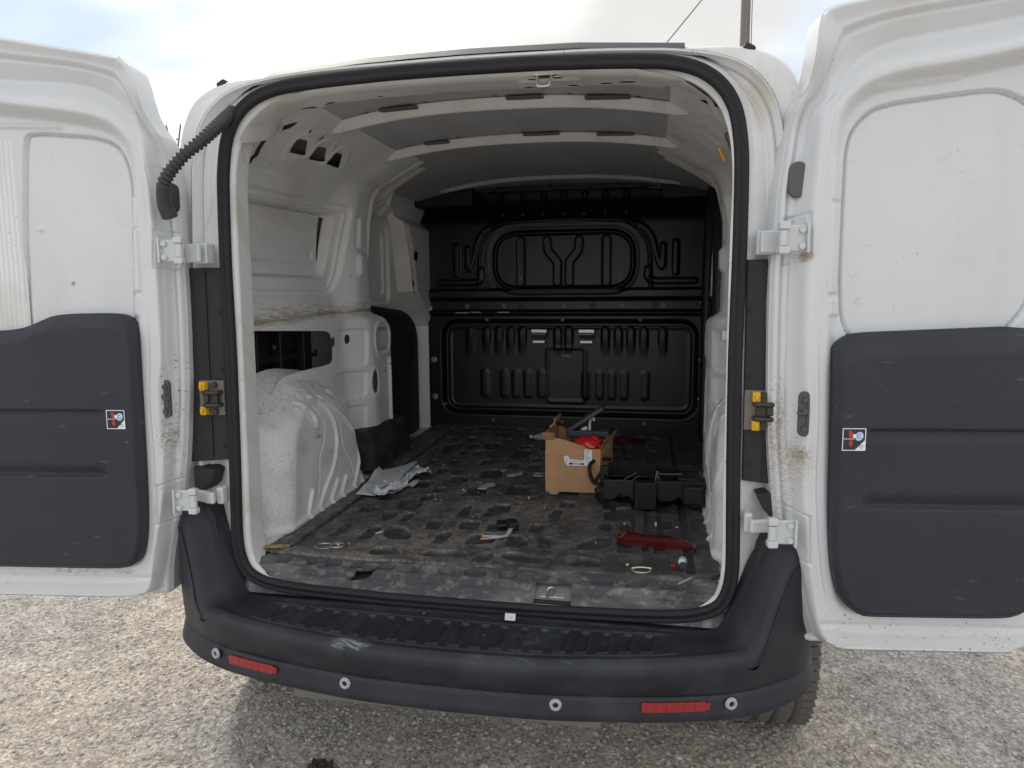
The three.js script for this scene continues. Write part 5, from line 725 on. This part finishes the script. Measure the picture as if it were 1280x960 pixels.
{ // black moulded plastic tray
  const t = thing('plastic_tray', 'broken black moulded plastic car part lying beside the cardboard box near the right wheel arch', 'car part', [0.43, FY(-0.78), -0.78], 0.05);
  const bm = std({ color: new THREE.Color().setRGB(0.008, 0.008, 0.0095), roughness: 0.4, bumpMap: rep(grain, 6, 6), bumpScale: 0.0003 });
  const fw = extrude([[-0.15, 0.02], [-0.15, 0.085], [0.165, 0.085], [0.165, 0.01], [0.14, 0.0], [0.1, 0.012], [0.085, 0.035], [0.06, 0.02], [0.02, 0.02], [0.012, 0.045], [-0.02, 0.05], [-0.03, 0.0], [-0.045, 0], [-0.07, 0.03], [-0.1, 0.04], [-0.12, 0.02]], 0.006, 0.002).translate(0, 0, 0.1);
  obj('front_wall', [fw, box(0.07, 0.09, 0.03, -0.022, 0.042, 0.125, 0.006, [0, 0.2, 0]), box(0.06, 0.06, 0.02, 0.125, 0.045, 0.12, 0.006)], bm, t);
  obj('back_wall', [extrude([[-0.15, 0], [-0.15, 0.075], [0.05, 0.08], [0.17, 0.066], [0.17, 0]], 0.005, 0.002).translate(0, 0, -0.15), box(0.2, 0.006, 0.012, -0.05, 0.08, -0.145, 0.002)], bm, t);
  obj('tray_floor', [box(0.32, 0.006, 0.25, 0.01, 0.03, -0.03, 0.002), box(0.14, 0.004, 0.12, -0.07, 0.05, -0.06, 0.002, [-0.35, 0, 0])], bm, t);
  for (const [x, l] of [[-0.15, 0.25], [0.03, 0.24], [0.1, 0.24], [0.168, 0.25]]) obj('rib', box(0.006, 0.07, l, x, 0.045, -0.025, 0.002), bm, t);
  obj('end_box', [box(0.085, 0.05, 0.12, 0.125, 0.06, 0.0, 0.008), box(0.075, 0.006, 0.03, 0.125, 0.088, -0.06, 0.002), box(0.05, 0.02, 0.03, 0.12, 0.08, -0.12, 0.006)], bm, t);
  obj('bracket', [tube([[-0.16, 0.05, 0.05], [-0.19, 0.06, 0.02], [-0.2, 0.1, -0.02], [-0.17, 0.115, -0.06], [-0.13, 0.11, -0.08]], 0.007, 30, 8), tube([[-0.185, 0.05, 0.03], [-0.15, 0.09, -0.02], [-0.14, 0.06, 0.02]], 0.006, 20, 8), box(0.03, 0.07, 0.02, -0.15, 0.07, 0.0, 0.004), box(0.05, 0.05, 0.03, -0.15, 0.035, 0.09, 0.006, [0, 0.4, 0.3])], bm, t);
  const rim = std({ color: new THREE.Color().setRGB(0.1, 0.13, 0.17), roughness: 0.3 }); obj('edge_strip', [box(0.075, 0.003, 0.004, -0.075, 0.072, 0.02, 0.001, [0, 0.5, 0.4]), box(0.06, 0.003, 0.004, -0.06, 0.066, 0.03, 0.001, [0, 0.5, 0.4])], rim, t);
  obj('clip', [tube([[0.015, 0.07, 0.04], [0.02, 0.1, 0.03], [0.03, 0.09, 0.03], [0.1, 0.088, 0.02]], 0.0022, 20, 6), tube([[0.02, 0.09, 0.03], [0.03, 0.06, 0.05]], 0.002, 8, 6)], M.dull, t);
}
{ // red lamp lens pieces
  const red = phys({ color: new THREE.Color().setRGB(0.075, 0.002, 0.004), roughness: 0.22, clearcoat: 1, clearcoatRoughness: 0.1, side: THREE.DoubleSide });
  const O = smooth([[-0.105, 0.006], [-0.102, -0.055], [-0.085, -0.085], [-0.055, -0.07], [-0.03, -0.04], [0.02, -0.048], [0.065, -0.035], [0.108, -0.012], [0.11, 0.008], [0.1, 0.014], [0.04, 0.016], [-0.04, 0.01]], 2), T = poly(O);
  const lens = (t, k) => { obj('lens', sheet({ u: [-0.11, 0.115], v: [-0.09, 0.02], c: 0.0035, clip: T, back: 0.012, pos: (a, b, w) => [a * k, w, b * k], h: (a, b) => 0.008 + 0.014 * ss(0, 0.03, -T(a, b)) + 0.006 * groove(b + 0.03 - 0.1 * a, 0.006) - 0.01 * ss(-0.02, -0.09, b) }), red, t); };
  const a = thing('red_lamp_lens', 'broken dark red lamp lens on the mat near the right end of the sill', 'lamp lens', [0.443, FY(-0.34), -0.34], -0.06); lens(a, 1);
  obj('broken_tab', [box(0.008, 0.004, 0.05, 0.098, 0.006, 0.028, 0.001, [0, -0.3, 0]), box(0.006, 0.004, 0.04, 0.108, 0.005, 0.03, 0.001, [0, 0.1, 0])], red, a);
  const b = thing('red_lamp_lens', 'second dark red lamp lens lying in shadow behind the cardboard box', 'lamp lens', [0.345, FY(-1.62), -1.62], 0.3); lens(b, 0.6);
}
{ // paper folder with crumpled newspaper
  const t = thing('paper_folder', 'grey white paper folder with crumpled newspaper sticking out, beside the left wheel arch', 'papers', [-0.48, FY(-0.8), -0.8]);
  const white = std({ color: new THREE.Color().setRGB(0.78, 0.8, 0.82), roughness: 0.7, side: THREE.DoubleSide }), grey = std({ color: new THREE.Color().setRGB(0.56, 0.58, 0.58), roughness: 0.7, side: THREE.DoubleSide });
  const slab = (name, pts, hf, m, th = 0.002) => { const T = poly(pts); obj(name, sheet({ u: [-0.14, 0.13], v: [-0.24, 0.2], c: 0.006, clip: (a, b) => T(a, b), back: th, pos: (a, b, w) => [a, w, b], h: hf }), m, t); };
  slab('lower_sheet', [[-0.066, 0.16], [-0.122, -0.19], [-0.076, -0.12], [-0.03, -0.115], [0.04, 0.05], [0.0, 0.17]], (a, b) => 0.006 + 0.014 * ss(-0.02, -0.12, b) + 0.004 * (noise(a * 20, b * 20, 5) - 0.5), white);
  slab('cover_sheet', [[-0.07, -0.11], [-0.045, -0.13], [0.0, -0.23], [0.024, -0.225], [0.03, -0.2], [0.045, 0.03], [0.0, 0.165], [-0.04, 0.12]], (a, b) => 0.026 + 0.012 * ss(-0.02, 0.05, a) * ss(0.15, -0.1, b) + 0.004 * (noise(a * 18, b * 18, 8) - 0.5), grey, 0.003);
  const news = canvasTex(256, 256, (u, v) => { const n = fbm(u * 20, v * 20, 3, 231); return n > 0.66 ? [150, 168, 194] : n > 0.6 ? [196, 206, 218] : [230, 232, 234]; }, (g) => { g.fillStyle = 'rgba(60,64,76,0.6)'; for (let k = 0; k < 160; k++) g.fillRect(rr(0, 256), rr(0, 256), rr(3, 16), 1.5); g.fillStyle = 'rgba(60,110,180,0.7)'; for (let k = 0; k < 14; k++) g.fillRect(rr(0, 256), rr(0, 256), rr(6, 26), rr(3, 10)); });
  news.repeat.set(5, 5);
  slab('crumpled_newspaper', [[-0.0, 0.172], [0.035, 0.19], [0.07, 0.13], [0.075, 0.02], [0.11, -0.06], [0.12, -0.1], [0.08, -0.17], [0.03, -0.2], [0.0, 0.0], [-0.03, 0.13]], (a, b) => 0.014 + 0.075 * Math.abs(fbm(a * 22, b * 14, 3, 241) - 0.42) + 0.008 * (noise(a * 70, b * 60, 3) - 0.5), std({ map: news, roughness: 0.7, side: THREE.DoubleSide }), 0.003);
  slab('newspaper_edge', [[-0.03, 0.14], [0.02, 0.185], [0.05, 0.14], [0.1, 0.0], [0.09, -0.06], [0.04, 0.08]], (a, b) => 0.004 + 0.012 * noise(a * 60, b * 40, 9), std({ color: new THREE.Color().setRGB(0.5, 0.44, 0.4), roughness: 0.8, side: THREE.DoubleSide }), 0.003);
}
{ // small metal loops, bulb holder, cable end, bottle
  const a = thing('wire_loop', 'pair of small joined metal wire loops near the left end of the sill', 'metal loop', [-0.42, FY(-0.18) + 0.003, -0.18]);
  obj('ring', tube(oval(-0.022, 0, 0.022, 0.022, 14).map(([x, z]) => [x, 0, z]), 0.0028, 40, 7, true), M.steel, a); obj('ring', tube(oval(0.017, -0.002, 0.018, 0.017, 14).map(([x, z]) => [x, 0.003 + x * 0.05, z]), 0.0026, 40, 7, true), M.steel, a); obj('ball_end', new THREE.SphereGeometry(0.005, 12, 10).translate(0.018, 0.004, -0.006), M.steel, a);
  const b = thing('wire_clip', 'bent metal wire clip with a straight bar near the right end of the sill', 'metal clip', [0.408, FY(-0.16) + 0.003, -0.16]);
  const brass = std({ color: new THREE.Color().setRGB(0.62, 0.58, 0.42), roughness: 0.3, metalness: 0.8 });
  obj('bow', tube([[-0.022, 0, -0.004], [-0.018, 0, 0.012], [-0.002, 0.001, 0.022], [0.018, 0, 0.014], [0.026, 0.002, -0.006]], 0.0024, 30, 7), brass, b); obj('bar', tube([[-0.022, 0.001, -0.004], [0.0, 0.004, -0.006], [0.026, 0.003, -0.006]], 0.003, 14, 7), brass, b); obj('ball_end', new THREE.SphereGeometry(0.0045, 12, 10).translate(-0.033, 0.003, -0.02), brass, b);
  const c = thing('bulb_holder', 'small white bulb holder with black end lying at the right rear corner of the mat', 'bulb holder', [0.507, FY(-0.195) + 0.011, -0.195], 0.5);
  obj('body', cyl(0.0085, 0.011, 0.026, 0.008, 0.002, -0.008, [Math.PI / 2 - 0.25, 0, 0.6], 20), std({ color: new THREE.Color().setRGB(0.6, 0.68, 0.74), roughness: 0.4 }), c); obj('socket', cyl(0.009, 0.008, 0.012, 0.0, -0.001, 0.008, [Math.PI / 2 - 0.25, 0, 0.6], 18), M.black, c); obj('red_fragment', box(0.006, 0.012, 0.014, -0.022, -0.004, 0.0, 0.002, [0, 0.4, 0.3]), phys({ color: new THREE.Color().setRGB(0.3, 0.01, 0.015), roughness: 0.3, clearcoat: 1 }), c);
  const d = thing('cable_end', 'black plug with a bent pale two-core cable end in the middle of the mat', 'cable', [0.025, FY(-0.38), -0.38]);
  obj('plug', [box(0.03, 0.026, 0.045, 0.012, 0.014, -0.03, 0.006, [0, 0.4, 0]), box(0.02, 0.02, 0.02, 0.018, 0.018, -0.005, 0.004, [0, 0.4, 0]), box(0.04, 0.012, 0.05, -0.02, 0.008, -0.05, 0.005, [0, 0.2, 0.1])], M.black, d);
  for (const o of [0, 0.006]) obj('wire', tube([[0.012 + o, 0.014, -0.005], [0.008 + o, 0.006, 0.03], [-0.002 + o, 0.004, 0.055 - o], [-0.052, 0.006 + o, 0.086 - o]], 0.0028, 30, 7), std({ color: new THREE.Color().setRGB(0.45, 0.46, 0.46), roughness: 0.5 }), d);
  obj('copper_tip', tube([[-0.03, 0.006, 0.078], [-0.055, 0.006, 0.088]], 0.0034, 6, 7), std({ color: new THREE.Color().setRGB(0.55, 0.24, 0.12), roughness: 0.45 }), d);
  const e = thing('plastic_bottle', 'small clear plastic bottle with a blue label lying behind the cardboard box', 'bottle', [-0.045, FY(-1.6) + 0.018, -1.6], 0.2); e.scale.setScalar(0.6);
  const cap = std({ color: new THREE.Color().setRGB(0.02, 0.16, 0.5), roughness: 0.4 });
  obj('shell', new THREE.LatheGeometry([[0, -0.09], [0.026, -0.088], [0.03, -0.075], [0.028, -0.04], [0.03, 0.0], [0.029, 0.04], [0.012, 0.08], [0.012, 0.095], [0, 0.095]].map((p) => new THREE.Vector2(...p)), 24).rotateZ(Math.PI / 2 + 0.05), phys({ color: 0xe8f2f8, roughness: 0.12, transmission: 0.75, thickness: 0, ior: 1.45 }), e); obj('label_band', cyl(0.0305, 0.0305, 0.04, 0.01, 0, 0, [0, 0, Math.PI / 2], 24), cap, e); obj('cap', cyl(0.014, 0.014, 0.014, -0.1, 0, 0, [0, 0, Math.PI / 2 + 0.05], 18), std({ color: 0xdfe6ee, roughness: 0.4 }), e);
}
{ // shards, leaves, a straw, crumbs
  const pale = phys({ color: new THREE.Color().setRGB(0.42, 0.46, 0.46), roughness: 0.3, clearcoat: 0.6, side: THREE.DoubleSide });
  const shard = (pts, label, lift = 0.006) => { const cx = pts.reduce((a, p) => a + p[0], 0) / pts.length, cz = pts.reduce((a, p) => a + p[1], 0) / pts.length, q = pts.map(([x, z]) => [x - cx, z - cz]), T = poly(q); const m = obj('plastic_shard', sheet({ u: [-0.06, 0.06], v: [-0.06, 0.06], c: 0.004, clip: (a, b) => T(a, b), back: 0.0025, pos: (a, b, w) => [a, w, b], h: (a, b) => lift * 0.6 + lift * 6 * a * a + 0.004 * (noise(a * 60, b * 60, 4) - 0.3) }), pale); m.position.set(cx, FY(cz), cz); tag(m, label, 'shard', 'pale plastic shards on the mat'); };
  shard([[-0.158, -0.783], [-0.155, -0.843], [-0.115, -0.86], [-0.106, -0.831], [-0.124, -0.798], [-0.128, -0.778]], 'wide jagged pale shard nearest the paper folder', 0.008);
  shard([[-0.097, -0.971], [-0.052, -1.024], [-0.042, -1.037], [-0.037, -0.992], [-0.071, -0.964]], 'long narrow pale shard midway between paper folder and cardboard box', 0.006);
  shard([[-0.005, -0.997], [0.015, -1.023], [0.044, -0.994], [0.041, -0.971], [0.011, -0.977]], 'leaf shaped pale shard touching the left side of the cardboard box', 0.006);
  shard([[-0.131, -1.035], [-0.115, -1.062], [-0.107, -1.039], [-0.123, -1.025]], 'smallest pale shard, far side of the other shards', 0.005);
  shard([[0.087, -0.79], [0.105, -0.795], [0.127, -0.79], [0.122, -0.766], [0.103, -0.763]], 'pale shard lying in front of the cardboard box', 0.005);
  const leaf = std({ color: new THREE.Color().setRGB(0.26, 0.13, 0.07), roughness: 0.8, side: THREE.DoubleSide });
  const lt = poly(smooth([[-0.035, 0.01], [-0.01, -0.03], [0.03, -0.035], [0.04, 0.0], [0.02, 0.035], [-0.02, 0.03]], 2));
  const lg = sheet({ u: [-0.04, 0.045], v: [-0.04, 0.04], c: 0.005, clip: lt, pos: (a, b, w) => [a, w, b], h: (a, b) => 0.006 + 22 * (a * a + b * b) * 0.6 + 0.005 * groove(a, 0.004), back: 0.0012 });
  const l1 = obj('dry_leaf', lg, leaf); l1.position.set(-0.655, FY(-1.45), -1.45); tag(l1, 'curled brown dry leaf by the dark cover behind the left wheel arch', 'leaf');
  const st = obj('tape_strip', sheet({ u: [-0.045, 0.045], v: [-0.012, 0.012], c: 0.004, clip: poly(smooth([[-0.045, 0.004], [-0.02, -0.01], [0.03, -0.012], [0.045, 0.0], [0.02, 0.012], [-0.03, 0.012]], 1)), pos: (a, b, w) => [a, w, b], h: (a, b) => 0.004 + 0.006 * noise(a * 40, b * 40, 6), back: 0.0015 }), std({ color: new THREE.Color().setRGB(0.42, 0.27, 0.12), roughness: 0.7, side: THREE.DoubleSide })); st.position.set(-0.57, FY(-0.15), -0.15); st.rotation.y = 0.35; tag(st, 'torn tan strip at the foot of the left wheel arch', 'tape');
  const w = obj('straw', tube([[-0.017, 0.004, 0.02], [0.002, 0.005, -0.004], [0.017, 0.006, -0.022]], 0.0022, 10, 6), std({ color: new THREE.Color().setRGB(0.5, 0.4, 0.24), roughness: 0.7 })); w.position.set(0.512, floorY(-0.1) + 0.004, -0.1); tag(w, 'short tan straw on the sill near the right corner', 'straw');
  const chip = std({ color: new THREE.Color().setRGB(0.62, 0.6, 0.55), roughness: 0.6 });
  const cg = box(0.006, 0.003, 0.026, 0, 0, 0, 0.001);
  const c1 = obj('white_sliver', cg, chip); c1.position.set(-0.333, FY(-0.31) + 0.003, -0.31); c1.rotation.y = -0.5; tag(c1, 'thin white sliver between two floor mat studs, left of centre', 'sliver');
  const c2 = obj('white_sliver', box(0.006, 0.012, 0.008, 0, 0.006, 0, 0.002), chip); c2.position.set(0.447, FY(-0.5), -0.5); tag(c2, 'tiny upright white chip between the plastic tray and the red lens', 'sliver');
  const n = 340, im = new THREE.InstancedMesh(new THREE.IcosahedronGeometry(1, 0), std({ color: 0xffffff, roughness: 0.9 }), n), mx = new THREE.Matrix4(), q = new THREE.Quaternion(), col = new THREE.Color();
  for (let i = 0; i < n; i++) { const k = R(), cl = k < 0.35 ? [-0.12 + rr(-0.16, 0.16), -0.68 + rr(-0.2, 0.2)] : k < 0.5 ? [0.45 + rr(-0.1, 0.1), rr(-1.4, -0.2)] : [rr(-0.55, 0.56), rr(-1.8, -0.15)]; const r = 0.0009 + 0.0028 * Math.pow(R(), 4); q.setFromEuler(new THREE.Euler(rr(0, 3), rr(0, 3), rr(0, 3))); mx.compose(new THREE.Vector3(cl[0], FY(cl[1]) + r * 0.4, cl[1]), q, new THREE.Vector3(r * rr(0.8, 1.8), r * 0.7, r)); im.setMatrixAt(i, mx); const b = R() < 0.55 ? rr(0.3, 0.65) : rr(0.1, 0.25); col.setRGB(b, b * 0.9, b * 0.74); im.setColorAt(i, col); }
  im.name = 'crumbs'; im.userData.kind = 'stuff'; im.userData.label = 'grit and small crumbs scattered over the floor mat'; im.castShadow = im.receiveShadow = true; scene.add(im);
  const dirt = []; for (let k = 0; k < 40; k++) { const g = new THREE.IcosahedronGeometry(rr(0.004, 0.012), 0); g.translate(rr(-0.04, 0.04), rr(0.002, 0.012), rr(-0.025, 0.025)); dirt.push(g); }
  const dc = obj('dirt_clump', dirt, std({ color: new THREE.Color().setRGB(0.05, 0.04, 0.03), roughness: 0.95 })); dc.position.set(-0.412, 0, -0.06); dc.scale.setScalar(0.75); tag(dc, 'dark clump of dirt on the gravel below the bumper', 'dirt');
}
renderer.render(scene, camera);
